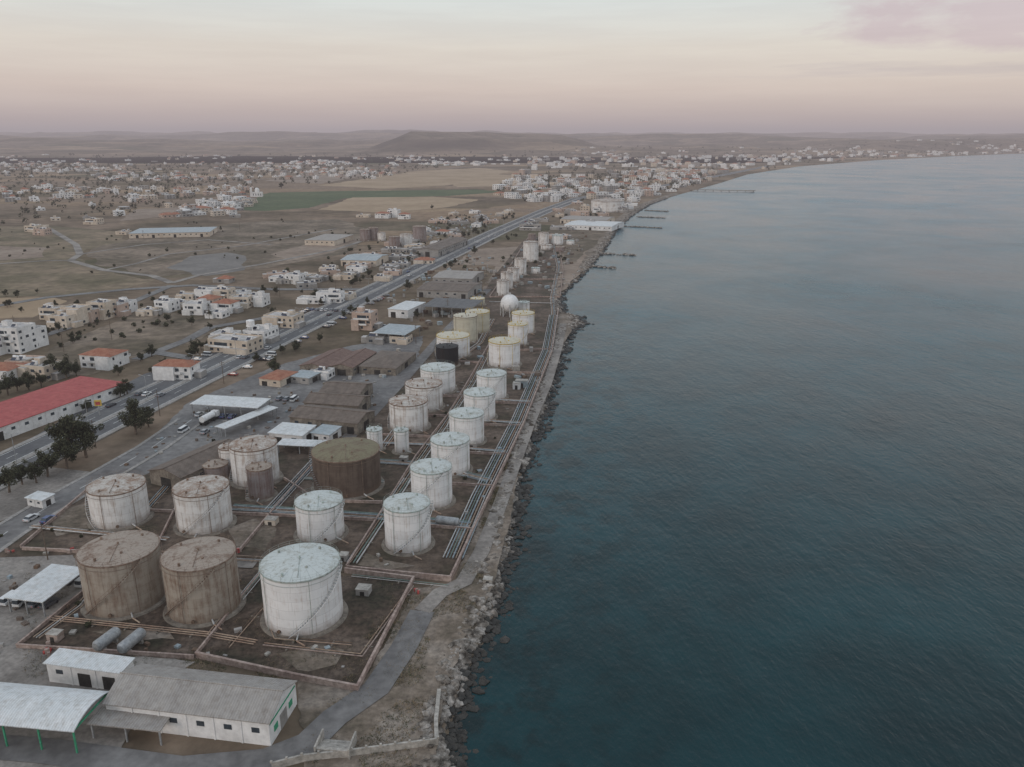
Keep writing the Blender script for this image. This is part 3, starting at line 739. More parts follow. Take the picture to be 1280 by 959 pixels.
for q in (((360, 521), (447, 530), (455, 512)), ((378, 503), (448, 508), (456, 494)), ((398, 490), (450, 493), (456, 478))):
    shed('storage_shed', *q, 4.5, 1.8, CONCD, C_BROWN)
shed('workshop', (334, 541), (378, 545), (386, 531), 4, .6, WALLW, C_WHITE, 'flat')
shed('workshop', (387, 541), (412, 544), (416, 532), 3.5, .6, WALLW, C_BLUE, 'flat')
shed('covered_walkway', (345, 556), (455, 561), (458, 553), 3.2, .3, WALLW, C_WHITE, 'canopy')
shed('derelict_shed', (373, 457), (407, 460), (419, 438), 4, 1.5, CONCD, C_RUSTR, along='v')
shed('derelict_shed', (411, 458), (441, 460), (455, 439), 4, 1.5, CONCD, C_RUSTR, along='v')
shed('office_block', (447, 458), (495, 461), (511, 440), 3.5, 2, CONCD, C_BROWN, 'hip')
shed('carport', (465, 416), (506, 419), (515, 407), 5, .8, WALLW, C_BLUE, 'canopy')
shed('loading_canopy', (527, 383), (590, 386), (597, 375), 6, .8, WALLW, C_DARK, 'canopy')
shed('car_showroom', (-30, 545), (158, 478), (112, 467), 5, .8, WALLW, C_RED, 'flat')
shed('red_roof_house', (322, 473), (350, 476), (358, 463), 3.2, 1.4, WALLC, TILE, 'hip')
shed('workshop', (484, 386), (510, 388), (516, 377), 5, .8, WALLW, C_WHITE, 'flat')
shed('workshop', (360, 470), (386, 473), (392, 464), 3, .4, WALLG, C_BLUE, 'flat')
shed('derelict_shed', (520, 362), (585, 365), (592, 353), 5, 1.5, WALLG, C_BROWN)
shed('derelict_shed', (540, 347), (590, 349), (596, 339), 5, 1.5, WALLG, C_GREY)
shed('warehouse', (705, 281), (765, 283.5), (768, 277), 5, 1.5, WALLW, C_WHITE)
shed('warehouse', (700, 274), (758, 276), (762, 271), 5, 1.5, WALLC, C_GREY)
shed('warehouse', (520, 312), (548, 313), (575, 298), 6, 1.5, WALLG, C_BROWN, along='v')
shed('warehouse', (425, 325), (470, 326), (476, 318), 5, 1.5, WALLC, C_BLUE)
shed('warehouse', (380, 300), (418, 301), (420, 293), 5, .8, WALLC, C_GREY, 'flat')
shed('warehouse', (160, 292), (262, 290), (262, 284), 5, 1, WALLC, C_BLUE, 'flat')
shed('gatehouse', (30, 622), (52, 626), (60, 616), 2.8, .4, WALLW, C_WHITE, 'flat')

# ------------------------------------------------------------------ houses
def house(px, py, w, d, fl, wall, rot=-11, name=None, tile=False):
    cx, cy = G(px, py); cy += d / 2; rot = math.radians(rot); mb = MB(); h = fl * 3.0
    mb.box(0, 0, 0, w, d, h, 0, wall, ROOFC)
    ww = w * R.uniform(.35, .6); sx = R.choice((-1, 1))
    mb.box(sx * (w - ww) * .5, -d / 2 - .9, 0, ww - .1, 1.8, max(2.9, h - 3.0 * R.choice((0, 1))) - .05, 0, wall, ROOFC)
    if R.random() < .6: mb.box(-sx * (w * .5 + 1.6), R.uniform(-.2, .2) * d, 0, 3.15, d * .6, 2.9, 0, R.choice((wall, WALLG)), ROOFC)
    if not tile:
        e = [(-w / 2 + .12, -d / 2 + .12), (w / 2 - .12, -d / 2 + .12), (w / 2 - .12, d / 2 - .12), (-w / 2 + .12, d / 2 - .12)]
        wallpoly(mb, e, .2, h + .002, h + .7, wall, True)
        if fl > 1 and R.random() < .7: mb.box(w * R.uniform(-.3, .3), d * .15, h + .01, 3.2, 3.4, 2.4, 0, wall, ROOFC)
        for i in range(R.randint(1, 3)):
            x, y_ = R.uniform(-w / 2 + 1.5, w / 2 - 1.5), R.uniform(-d / 2 + 1.2, -.5)
            mb.add([(x - 1, y_ - .7, h + .5), (x + 1, y_ - .7, h + .5), (x + 1, y_ + .6, h + 1.5), (x - 1, y_ + .6, h + 1.5)], [(0, 1, 2, 3)], SOLAR)
            mb.tube((x - .8, y_ + .8, h + 1.8), (x + .8, y_ + .8, h + 1.8), .32, WALLW, 10, caps=True)
            mb.cyl(x + 1.6, y_ + .6, h + .6, h + 2, .5, .5, 10, WALLW)
    else:
        X, Y = w / 2 + .5, d / 2 + .5; k = Y
        mb.add([(-X, -Y, h), (X, -Y, h), (X, Y, h), (-X, Y, h), (-X + k, 0, h + 2), (X - k, 0, h + 2)], [(0, 1, 5, 4), (1, 2, 5), (2, 3, 4, 5), (3, 0, 4), (3, 2, 1, 0)], TILE)
    for f in range(fl):
        z = f * 3.0
        for sg, L_, ax in ((-1, w, 0), (1, w, 0), (-1, d, 1), (1, d, 1)):
            n = max(2, int(L_ / 3.4))
            for i in range(n):
                if R.random() < .18: continue
                u = -L_ / 2 + L_ * (i + .5) / n; bw = 1.1 if (i + f) % 3 else 1.9
                yy = sg * ((d if ax == 0 else w) / 2 + .03)
                if ax == 0: mb.box(u, yy, z + .9, bw, .08, 1.25, 0, GLASS)
                else: mb.box(yy, u, z + .9, .08, bw, 1.25, 0, GLASS)
        if f > 0:
            for sg in (-1, 1):
                bw = w * R.uniform(.35, .8); x = R.uniform(-1, 1) * (w - bw) / 2
                mb.box(x, sg * (d / 2 + .75), z - .1, bw, 1.4, .16, 0, wall)
                mb.box(x, sg * (d / 2 + 1.4), z + .06, bw, .1, .9, 0, WALLW)
                mb.box(x, sg * (d / 2 + .035), z + .08, bw * .6, .09, 2.1, 0, GLASS)
    return mb.obj(name or ('apartment_building' if fl > 2 else 'house'), (cx, cy, 0), rot)
HL = [(-14, 444, 15, 12, 3, WALLW), (10, 442, 16, 12, 4, WALLW), (32, 436, 12, 10, 3, WALLW), (124, 461, 16, 12, 2, WALLW), (42, 476, 16, 11, 2, WALLC), (26, 470, 12, 10, 2, WALLP),
      (76, 410, 12, 10, 2, WALLC), (92, 406, 12, 10, 3, WALLC), (108, 402, 12, 10, 2, WALLP), (124, 399, 12, 10, 3, WALLC), (140, 396, 11, 10, 2, WALLP), (152, 392, 10, 10, 2, WALLW),
      (206, 390, 11, 9, 2, WALLW), (222, 385, 12, 9, 1, WALLC), (243, 394, 12, 10, 2, WALLW), (260, 386, 11, 9, 2, WALLP), (280, 392, 12, 10, 2, WALLW), (300, 385, 12, 9, 2, WALLC),
      (320, 383, 12, 9, 2, WALLW), (232, 375, 11, 9, 1, WALLC), (256, 375, 12, 9, 2, WALLW), (278, 375, 11, 9, 2, WALLC), (300, 372, 10, 8, 1, WALLW), (270, 398, 10, 8, 1, WALLW),
      (290, 442, 22, 13, 2, WALLC), (280, 434, 12, 9, 2, WALLW), (322, 430, 12, 14, 2, WALLW), (352, 410, 18, 12, 2, WALLC), (218, 475, 16, 9, 2, WALLW), (348, 353, 13, 9, 1, WALLW),
      (368, 355, 12, 9, 2, WALLW), (384, 350, 10, 9, 1, WALLC), (390, 380, 18, 8, 1, WALLW), (412, 379, 16, 8, 2, WALLW), (430, 375, 12, 8, 1, WALLC), (455, 413, 11, 10, 3, WALLP),
      (404, 474, 7, 6, 1, WALLW), (430, 350, 14, 9, 1, WALLC), (445, 340, 14, 9, 1, WALLW), (478, 352, 12, 8, 1, WALLC), (410, 340, 12, 9, 1, WALLC), (490, 345, 12, 9, 1, WALLP), (500, 335, 14, 9, 1, WALLG),
      (553, 293, 14, 10, 1, WALLW), (530, 330, 16, 10, 1, WALLC), (478, 273, 18, 12, 2, WALLW), (492, 272, 14, 12, 3, WALLW), (505, 274, 14, 10, 2, WALLW), (575, 372, 14, 8, 1, WALLG), (455, 272, 14, 10, 1, WALLC),
      (182, 395, 9, 8, 1, WALLC), (62, 400, 11, 9, 2, WALLC), (-10, 480, 18, 12, 2, WALLW), (280, 354, 10, 8, 1, WALLG), (500, 430, 10, 7, 1, WALLC), (470, 430, 9, 7, 1, WALLG)]
for i, q in enumerate(HL): house(*q, rot=-11 + R.uniform(-6, 6), tile=(q[4] < 3 and R.random() < .18))
x, y_ = G(309, 432); mb = MB()
for i in range(4):
    a = pi / 4 + i * pi / 2; mb.box(1.6 * cos(a), 1.6 * sin(a), 0, .4, .4, 8, 0, WALLW)
mb.cyl(0, 0, 8, 8.4, 2.2, 2.2, 20, WALLW); mb.cyl(0, 0, 8.4, 11, 2.0, 2.0, 20, WALLW); mb.cyl(0, 0, 11, 11.5, 2.0, .4, 20, WALLW); mb.obj('water_tower', (x, y_ + 8, 0))

def hwx(y):
    for (x0, y0), (x1, y1) in zip(HW, HW[1:]):
        if y0 <= y <= y1: return x0 + (x1 - x0) * (y - y0) / (y1 - y0)
    return 900
placed = []
def free(x, y, r=14):
    if abs(x - hwx(y)) < 20 or x > xc(y) - 14: return False
    for p in placed:
        if abs(p[0] - x) < r and abs(p[1] - y) < r: return False
    placed.append((x, y)); return True
def blocks(px, n, fl=(1, 3), size=(10, 24)):
    P = GP(px); x0, x1, y0, y1 = bbox(P); k = 0
    for _ in range(n * 5):
        x, y = R.uniform(x0, x1), R.uniform(y0, y1)
        if inpoly(P, x, y) and free(x, y, 18):
            dep = y * ct + H * st
            house(640 + x / dep * F, 479.5 + F * ((H * ct - y * st) / dep), R.uniform(*size), R.uniform(8, 14), R.randint(*fl), R.choice((WALLW, WALLC, WALLG, WALLP, WALLG)), rot=R.choice((-11, 20, -11, 79)) + R.uniform(-4, 4)); k += 1
            if k >= n: break
blocks([(440, 330), (560, 268), (650, 264), (600, 288), (540, 325)], 26, (1, 1))
blocks([(640, 290), (700, 262), (800, 248), (775, 275), (700, 300)], 26, (1, 2))
blocks([(330, 348), (470, 330), (520, 340), (470, 362), (400, 368)], 12, (1, 1), (8, 16))
blocks([(0, 292), (170, 268), (330, 268), (250, 284), (100, 300)], 7, (1, 2), (8, 16))

# ------------------------------------------------------------------ distant town
def town(mb, zone, n, fl, size=(8, 18), win=True, thr=-.12):
    P = zone; x0, x1, y0, y1 = bbox(P)
    for _ in range(n):
        x, y = R.uniform(x0, x1), R.uniform(y0, y1)
        if not inpoly(P, x, y) or x > xc(y) - 30 or abs(x - hwx(y)) < 16: continue
        if noise.noise((x * .003, y * .003, 4)) + .4 * noise.noise((x * .011, y * .011, 8)) < thr and R.random() < .95: continue
        w, d = R.uniform(*size), R.uniform(*size); f = R.randint(*fl)
        if R.random() < .5: w *= 1.3
        a = noise.noise((x * .001, y * .001, 9)) * 2 + R.choice((0, pi / 2)); z = max(0, hill(x, y)) if y > 3100 else 0
        wl = R.choice((WALLW, WALLW, WALLW, WALLW, WALLC, WALLP, WALLG)); h = f * 3.0 + .5
        mb.box(x, y, z - 2, w, d, h + 2, a, wl, R.choice((ROOFC, ROOFC, WALLW, WALLG)))
        if R.random() < .14:
            c, s2 = cos(a), sin(a); X, Y = w / 2 + .4, d / 2 + .4
            Q = [(-X, -Y, 0), (X, -Y, 0), (X, Y, 0), (-X, Y, 0), (-X * .4, 0, 2.4), (X * .4, 0, 2.4)]
            mb.add([(x + p[0] * c - p[1] * s2, y + p[0] * s2 + p[1] * c, z + h + .05 + p[2]) for p in Q], [(0, 1, 5, 4), (1, 2, 5), (2, 3, 4, 5), (3, 0, 4)], TILE)
        elif R.random() < .6: mb.box(x + R.uniform(-2, 2), y, z + h + .01, 3, 3, 2.3, a, wl)
        if win and y < 3000:
            c, s2 = cos(a), sin(a)
            for k in range(f):
                for sg, ax in ((-1, 0), (1, 0), (-1, 1), (1, 1)):
                    LL = w if ax == 0 else d; nn = max(1, int(LL / 4.5))
                    for i in range(nn):
                        u = -LL / 2 + LL * (i + .5) / nn; t_ = sg * ((d if ax == 0 else w) / 2 + .04)
                        q = (u, t_) if ax == 0 else (t_, u)
                        ex = (1.0, 0) if ax == 0 else (0, 1.0)
                        pts = []
                        for e, zz in ((-1, 1.0), (1, 1.0), (1, 2.3), (-1, 2.3)):
                            X_, Y_ = q[0] + ex[0] * e, q[1] + ex[1] * e
                            pts.append((x + X_ * c - Y_ * s2, y + X_ * s2 + Y_ * c, z + k * 3.0 + zz))
                        mb.add(pts, [(0, 1, 2, 3)], GLASS)
mb = MB()
town(mb, GP([(-200, 290), (-100, 225), (300, 222), (330, 240), (250, 268), (100, 276)]), 1050, (1, 2), (6, 14), thr=.02)
town(mb, GP([(200, 272), (230, 255), (310, 245), (325, 252), (290, 270)]), 90, (1, 2))
town(mb, GP([(-300, 225), (-100, 205), (330, 204), (560, 208), (420, 232), (250, 228)]), 1250, (1, 2), (7, 15), thr=.06)
town(mb, GP([(600, 244), (640, 226), (760, 214), (880, 214), (900, 222), (850, 238), (790, 250), (700, 258)]), 900, (1, 3), (8, 18), thr=-.15)
town(mb, GP([(640, 224), (660, 200), (900, 196), (1290, 189), (1290, 193), (1000, 206), (900, 224)]), 2600, (1, 4), (9, 22), False)
town(mb, GP([(330, 212), (380, 200), (640, 198), (660, 206)]), 550, (1, 2), (9, 20), False, .1)
town(mb, GP([(-600, 206), (-300, 196), (600, 194), (1200, 188), (1290, 189), (600, 202)]), 1700, (1, 2), (10, 24), False, .12)
mb.obj('distant_town')
for px, py, sc_ in ((765, 236, 1.0), (322, 246, .8)):
    x, y_ = G(px, py); mb = MB()
    mb.box(0, 0, 0, 22, 14, 10, 0, WALLW, ROOFC); mb.cyl(0, 0, 10, 14, 5, 5, 16, WALLW)
    for i in range(6):
        a, b = pi / 2 * i / 6, pi / 2 * (i + 1) / 6
        mb.cyl(0, 0, 14 + 5 * sin(a), 14 + 5 * sin(b), 5 * cos(a), 5 * cos(b) + .01, 16, WALLW, cap=False)
    for sg in (-1, 1): mb.box(-12.6, sg * 5, 0, 3, 3, 19, 0, WALLW)
    for i in range(4):
        for sg in (-1, 1): mb.box(-7.5 + 5 * i, sg * 7.03, 3, 1.4, .08, 4, 0, GLASS)
    o = mb.obj('church', (x, y_, 0), .2); o.scale = (sc_,) * 3

# ------------------------------------------------------------------ vegetation
def leafcloud(mb, cx, cy, cz, rx, rz, n, sz, ms):
    for _ in range(n):
        while True:
            a, b, c_ = R.uniform(-1, 1), R.uniform(-1, 1), R.uniform(-1, 1)
            q = a * a + b * b + c_ * c_
            if .1 < q < 1: break
        x, y, z = cx + a * rx, cy + b * rx, cz + c_ * rz; s_ = sz * R.uniform(.6, 1.4)
        u = Vector((R.gauss(0, 1), R.gauss(0, 1), R.gauss(0, 1))).normalized(); w = u.orthogonal().normalized(); v = u.cross(w)
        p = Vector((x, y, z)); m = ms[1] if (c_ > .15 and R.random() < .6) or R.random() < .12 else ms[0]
        mb.add([tuple(p + w * s_), tuple(p + v * s_ * .7), tuple(p - w * s_), tuple(p - v * s_ * .7)], [(0, 1, 2, 3)], m)
def tree_mesh(h, spread, seed):
    global R
    old = R; R = random.Random(seed); mb = MB()
    p = Vector((0, 0, 0)); r = h * .028; dirv = Vector((R.uniform(-.1, .1), R.uniform(-.1, .1), 1)).normalized()
    top = p + dirv * h * .5
    mb.tube(p, p + dirv * h * .22, r * 1.3, BARK, 8, r2=r); mb.tube(p + dirv * h * .22, top, r, BARK, 8, r2=r * .6)
    for i in range(12):
        a = i * 2.4 + R.uniform(-.4, .4); e = R.uniform(-.1, 1.25); ln = h * R.uniform(.24, .46)
        b0 = p + dirv * h * R.uniform(.22, .5); d = Vector((cos(a) * cos(e) * spread, sin(a) * cos(e) * spread, sin(e))).normalized()
        b1 = b0 + d * ln * .5; b2 = b1 + (d + Vector((0, 0, .35))).normalized() * ln * .5
        mb.tube(b0, b1, r * .45, BARK, 6, r2=r * .3); mb.tube(b1, b2, r * .3, BARK, 5, r2=r * .1)
        for k in range(4):
            q = b0.lerp(b2, R.uniform(.35, 1.05)) + Vector((R.gauss(0, 1), R.gauss(0, 1), R.gauss(0, .8))) * h * .05
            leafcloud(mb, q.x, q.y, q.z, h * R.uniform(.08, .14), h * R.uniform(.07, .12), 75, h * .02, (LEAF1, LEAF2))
    o = mb.obj('tree_template'); me = o.data; bpy.data.objects.remove(o); R = old
    me.name = 'tree_foliage'; return me
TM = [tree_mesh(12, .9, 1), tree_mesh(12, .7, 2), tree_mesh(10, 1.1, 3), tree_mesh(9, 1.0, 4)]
TL = [(92, 575, 18), (108, 572, 15), (84, 586, 12), (170, 543, 14), (186, 534, 9), (60, 596, 11), (46, 604, 8), (12, 616, 10), (28, 606, 8), (84, 474, 12), (70, 470, 11), (60, 472, 9), (96, 470, 8), (166, 497, 7), (182, 493, 7), (156, 494, 6),
      (344, 468, 9), (10, 494, 10), (22, 490, 9), (36, 488, 9), (-6, 500, 10), (52, 484, 8), (240, 407, 6), (190, 446, 7), (176, 452, 5), (246, 462, 6), (262, 398, 6), (602, 279, 10), (210, 402, 5), (148, 470, 6), (90, 425, 5), (60, 420, 6),
      (300, 452, 5), (240, 450, 7), (370, 440, 5), (430, 398, 5), (520, 398, 5), (460, 380, 5), (128, 516, 6), (352, 236, 14), (540, 262, 8), (345, 368, 6), (330, 366, 6)]
for i in range(50):
    yy = R.uniform(330, 1000); xx = hwx(yy) + R.choice((-1, -1, 1)) * R.uniform(19, 26)
    dep = yy * ct + H * st; TL.append((640 + xx / dep * F, 479.5 + F * ((H * ct - yy * st) / dep), R.uniform(3.5, 8)))
for i in range(34):
    TL.append((R.uniform(-10, 440), R.uniform(366, 450), R.uniform(3, 6)))
for (px, py, h) in TL:
    x, y_ = G(px, py)
    if abs(x - hwx(y_)) < 12.4: x = hwx(y_) + 13 * (1 if x > hwx(y_) else -1)
    k = R.randrange(4); hh = (12, 12, 10, 9)[k]
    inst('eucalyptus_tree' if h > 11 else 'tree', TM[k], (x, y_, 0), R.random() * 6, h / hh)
def mass(name, items, n=26):
    mb = MB()
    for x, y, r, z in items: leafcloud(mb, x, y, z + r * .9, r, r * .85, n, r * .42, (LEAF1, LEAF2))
    mb.obj(name)
it = []
def sc(zone, n, r, thr=-1):
    P = GP(zone); x0, x1, y0, y1 = bbox(P)
    for _ in range(n):
        x, y = R.uniform(x0, x1), R.uniform(y0, y1)
        if inpoly(P, x, y) and abs(x - hwx(y)) > 14 and x < xc(y) - 8 and noise.noise((x * .01, y * .01, 1)) > thr:
            it.append((x, y, R.uniform(*r), max(0, hill(x, y)) if y > 3100 else 0))
sc([(-200, 290), (-100, 225), (300, 222), (330, 240), (250, 268), (100, 276)], 1100, (1.5, 4))
sc([(-300, 225), (-100, 205), (330, 204), (560, 208), (420, 232), (250, 228)], 1200, (2, 5))
sc([(600, 244), (640, 226), (760, 214), (880, 214), (900, 222), (850, 238), (790, 250), (700, 258)], 700, (2, 5))
sc([(640, 224), (660, 200), (900, 196), (1290, 189), (1290, 193), (1000, 206), (900, 224)], 1500, (3, 6))
sc([(-600, 206), (-300, 196), (600, 194), (1200, 188), (1290, 189), (600, 202)], 1500, (3, 7))
mass('distant_trees', it, 16); it = []
sc([(-60, 470), (60, 372), (200, 360), (460, 366), (330, 430), (160, 470)], 260, (.5, 1.5), 0)
sc([(-200, 372), (-100, 290), (330, 270), (480, 290), (440, 360), (150, 366)], 340, (.4, 1.5), .05)
sc([(470, 366), (560, 300), (640, 262), (760, 262), (740, 300), (690, 340), (600, 372)], 300, (.8, 2.0), 0)
sc([(330, 345), (480, 300), (600, 262), (560, 300), (460, 360)], 220, (.8, 2.2))
sc([(-40, 690), (100, 612), (270, 550), (480, 540), (600, 430), (690, 440), (610, 620), (450, 860), (250, 820), (20, 805)], 150, (.25, .7), 0)
mass('shrubs', it, 60); it = []
mb = MB()
def tuft(x, y, m, h):
    for _ in range(7):
        a = R.random() * 6.28; l = h * R.uniform(.5, 1.1); dx, dy = cos(a), sin(a); ox, oy = R.gauss(0, .25), R.gauss(0, .25)
        mb.add([(x + ox - dy * .09, y + oy + dx * .09, .04), (x + ox + dy * .09, y + oy - dx * .09, .04), (x + ox + dx * l * .7, y + oy + dy * l * .7, .1 + l * .6)], [(0, 1, 2)], m)
for _ in range(11000):
    y = R.uniform(100, 250); xw = -13 + (y - 165) * .16
    x = R.uniform(xw - (14 if y < 160 else 0), xc(y) - 5)
    if noise.noise((x * .12, y * .12, 2)) > .02: tuft(x, y, R.choice((DRY, DRY, LEAF2, LEAF2)), R.uniform(.2, .55))
for _ in range(8000):
    p = G(R.uniform(30, 520), R.uniform(700, 850))
    if noise.noise((p[0] * .1, p[1] * .1, 6)) > .08: tuft(p[0], p[1], R.choice((DRY, LEAF2, LEAF2)), R.uniform(.15, .4))
mb.obj('dry_grass')

# ------------------------------------------------------------------ vehicles
def car_mesh(col, van=False):
    m, t, bs = nt('car_paint'); bs.inputs['Base Color'].default_value = (*col, 1); bs.inputs['Roughness'].default_value = .3
    mb = MB(); hw = .88
    pr = [(-2.15, .35), (-2.2, .75), (-2.0, .95), (2.0, .88), (2.2, .7), (2.18, .35)] if not van else [(-2.4, .35), (-2.45, 1.0), (2.3, 1.0), (2.45, .8), (2.4, .35)]
    cab = [(-1.9, .93), (-1.35, 1.42), (.35, 1.45), (1.1, .9)] if not van else [(-2.4, 1.0), (-2.35, 1.95), (1.3, 1.98), (1.95, 1.0)]
    def extr(P, w0, w1, m_):
        n = len(P); vs = [(x, -w0 if z < 1.0 else -w1, z) for x, z in P] + [(x, w0 if z < 1.0 else w1, z) for x, z in P]
        mb.add(vs, [(i, (i + 1) % n, n + (i + 1) % n, n + i) for i in range(n)] + [tuple(range(n - 1, -1, -1)), tuple(range(n, 2 * n))], m_)
    extr(pr, hw, hw, m); extr(cab, hw * .93, hw * .74, GLASS)
    r0, r1 = cab[1], cab[2]
    mb.box((r0[0] + r1[0]) / 2, 0, r1[1] - .02, r1[0] - r0[0] + .1, hw * 1.5, .06, 0, m)
    for x in (-1.35, 1.35):
        for sg in (-1, 1): mb.tube((x, sg * (hw - .18), .33), (x, sg * (hw + .03), .33), .33, TYRE, 12, caps=True)
    for sg in (-1, 1): mb.box(2.17, sg * .6, .55, .08, .35, .15, 0, PAINT); mb.box(-2.18, sg * .65, .6, .06, .3, .18, 0, REDP)
    o = mb.obj('tmp'); me = o.data; me.name = 'car_body'; bpy.data.objects.remove(o); return me
CM = [car_mesh((.5, .5, .5)), car_mesh((.7, .7, .69)), car_mesh((.05, .05, .06)), car_mesh((.2, .21, .23)), car_mesh((.25, .04, .03)), car_mesh((.06, .09, .2)), car_mesh((.65, .65, .65), True), car_mesh((.3, .3, .31)), car_mesh((.1, .1, .11))]
hwa = math.atan2(648, 143)
for i in range(14):
    y = R.uniform(225, 1000); sd = R.choice((-1, 1)); x = hwx(y) + sd * R.choice((3.6, 7.6))
    inst('car', R.choice(CM), (x, y, .27), hwa + (pi if sd < 0 else 0))
for i in range(46):
    y = 330 + i * 4.2 + R.uniform(-.5, .5)
    if R.random() < .45: inst('parked_car', R.choice(CM), (hwx(y) - 15.5, y, .12), hwa + pi / 2)
    if R.random() < .25: inst('parked_car', R.choice(CM), (hwx(y) + 15.2, y, .12), hwa + pi / 2)
for (px, py, n, dx) in [(14, 752, 4, 3.2), (130, 508, 5, 3), (175, 494, 4, 3), (250, 520, 5, 3.2), (350, 500, 3, 3), (470, 424, 7, 3), (455, 408, 5, 3), (385, 388, 8, 3), (230, 540, 3, 4), (300, 448, 6, 3), (90, 728, 3, 3.4), (20, 935, 1, 3), (40, 650, 2, 5)]:
    x, y = G(px, py)
    for i in range(n):
        if R.random() < .8: inst('parked_car', R.choice(CM), (x + i * dx, y - i * dx * .18, .12), hwa + R.uniform(-.1, .1))
def lorry(px, py, rot, col):
    x, y = G(px, py); mb = MB()
    mb.box(0, 0, .9, 9, 2.3, .3, 0, DARK); mb.tube((-4.2, 0, 2.3), (2.2, 0, 2.3), 1.15, col, 16, caps=True)
    mb.box(3.8, 0, 1.2, 1.9, 2.4, 2.0, 0, col); mb.box(4.78, 0, 2.0, .06, 2.1, .9, 0, GLASS)
    for xx in (-3.6, -2.4, 1.4, 3.9):
        for sg in (-1, 1): mb.tube((xx, sg * .8, .5), (xx, sg * 1.2, .5), .5, TYRE, 12, caps=True)
    mb.obj('tanker_lorry', (x, y, .12), rot)
lorry(262, 528, 1.3, WALLW); lorry(420, 505, 1.3, WALLC)

# ------------------------------------------------------------------ street furniture
mb = MB(); mb.tube((0, 0, 0), (0, 0, 9.5), .13, STEEL, 8, r2=.07)
for sg in (-1, 1): mb.tube((0, 0, 9.4), (sg * 1.8, 0, 9.9), .06, STEEL, 6); mb.box(sg * 2.2, 0, 9.82, .9, .28, .14, 0, STEEL)
o = mb.obj('street_lamp'); LM = o.data; bpy.data.objects.remove(o)
y = 205
while y < 1300:
    inst('street_lamp', LM, (hwx(y), y, .38), hwa - pi / 2); y += 32
mb = MB(); mb.tube((0, 0, 0), (0, 0, 10), .16, BARK, 8, r2=.1)
for z in (9.2, 8.3): mb.box(0, 0, z, 2.0, .12, .12, 0, BARK)
o = mb.obj('utility_pole'); UM = o.data; bpy.data.objects.remove(o)
for px in [(20, 418), (80, 440), (140, 425), (200, 408), (262, 400), (120, 560), (200, 520), (280, 480), (560, 395), (520, 430), (350, 372), (420, 368), (60, 700), (180, 300), (300, 290)]:
    x, y = G(*px); inst('utility_pole', UM, (x, y, 0), R.random())
x, y = G(125, 520); mb = MB(); mb.box(0, 0, 0, .4, .4, 4, 0, STEEL); mb.box(0, 0, 4, 2.4, .5, 2.2, 0, YEL); mb.box(0, -.27, 4.4, 1.6, .04, 1.2, 0, REDP); mb.obj('roadside_sign', (x, y, 0), .2)
def clut(name, lst):
    for (px, py, w, d, h, m) in lst:
        x, y = G(px, py); mb = MB(); mb.box(0, 0, 0, w, d, h, 0, m); mb.box(0, 0, h, w + .2, d + .2, .12, 0, CONC)
        mb.box(0, -d / 2 - .02, .02, w * .35, .06, h * .7, 0, DARK); mb.obj(name, (x, y, .05), -.16)
clut('pump_house', [(455, 742, 3, 2.5, 1.6, WALLG), (652, 484, 5, 3, 3, PIPEB), (646, 486, 3, 3, 2.6, WALLW), (430, 700, 2, 2, 1.6, WALLG), (505, 578, 2.4, 2, 1.8, WALLG), (238, 665, 2, 2, 1.4, CONC), (610, 728, 2, 1.6, 1, CONC),
                    (340, 655, 3, 2.4, 1.6, WALLC), (590, 560, 3, 2, 1.8, WALLG), (70, 800, 2.5, 2, 1.8, PINKW), (150, 700, 2.5, 2, 1.6, WALLC), (660, 400, 4, 3, 2.8, WALLW), (600, 415, 3, 3, 2.6, WALLC)])
mb = MB()
for (px, py) in [(60, 818), (64, 812), (90, 690), (296, 690), (14, 690), (522, 742), (85, 718)]:
    x, y = G(px, py)
    for k in range(4): mb.box(x + R.uniform(-1, 1), y + R.uniform(-1, 1), .06 + k * .003, R.uniform(.4, .9), R.uniform(.3, .7), R.uniform(.4, 1.2), R.random(), REDP if k % 2 else PINKW)
mb.obj('fire_equipment')
mb = MB()
CZ = [([(150, 585), (238, 515), (345, 465), (500, 440), (455, 540), (270, 556)], 110), ([(-120, 760), (-20, 700), (90, 700), (22, 800), (-60, 860)], 50), ([(470, 366), (560, 310), (640, 330), (600, 372), (530, 420)], 200),
      ([(600, 372), (660, 300), (740, 290), (700, 366)], 120), ([(440, 330), (560, 270), (640, 266), (540, 325)], 160), ([(30, 690), (430, 712), (440, 850), (40, 800)], 40), ([(430, 700), (560, 720), (690, 440), (600, 430)], 80)]
for zone, n in CZ:
    P = GP(zone); x0, x1, y0, y1 = bbox(P)
    for _ in range(n * 2):
        x, y = R.uniform(x0, x1), R.uniform(y0, y1)
        if inpoly(P, x, y) and abs(x - hwx(y)) > 14:
            k = 1 if y < 330 else 2.2
            mb.box(x, y, 0, R.uniform(.4, 1.6) * k, R.uniform(.4, 1.2) * k, R.uniform(.3, 1.1) * k, R.random() * 3, R.choice((RUST, WALLG, CONC, CONCD, C_BROWN, WALLG, PIPEB)))
mb.obj('scrap_and_crates')
mb = MB()
P = GP([(340, 962), (378, 952), (440, 945), (548, 931)])
wallpoly(mb, P, .35, 0, 1.4, CONC)
for p in dens(P, 2.2): mb.box(p[0], p[1], 1.4, .35, .35, .35, 0, CONC)
mb.obj('sea_wall')
mb = MB(); x, y = G(418, 940)
for i in range(6): mb.box(0, i * .6, 0, 5.5, .6, 1.5 - i * .22, 0, CONC)
for sg in (-1, 1): mb.box(sg * 2.9, 1.6, 0, .3, 4.4, 2.1, 0, CONC)
mb.obj('concrete_steps', (x, y - 1, .05), -.1)
mb = MB(); wallpoly(mb, GP([(546, 928), (545, 905), (549, 866)]), .7, -1, .9, CONC); mb.obj('concrete_wall')

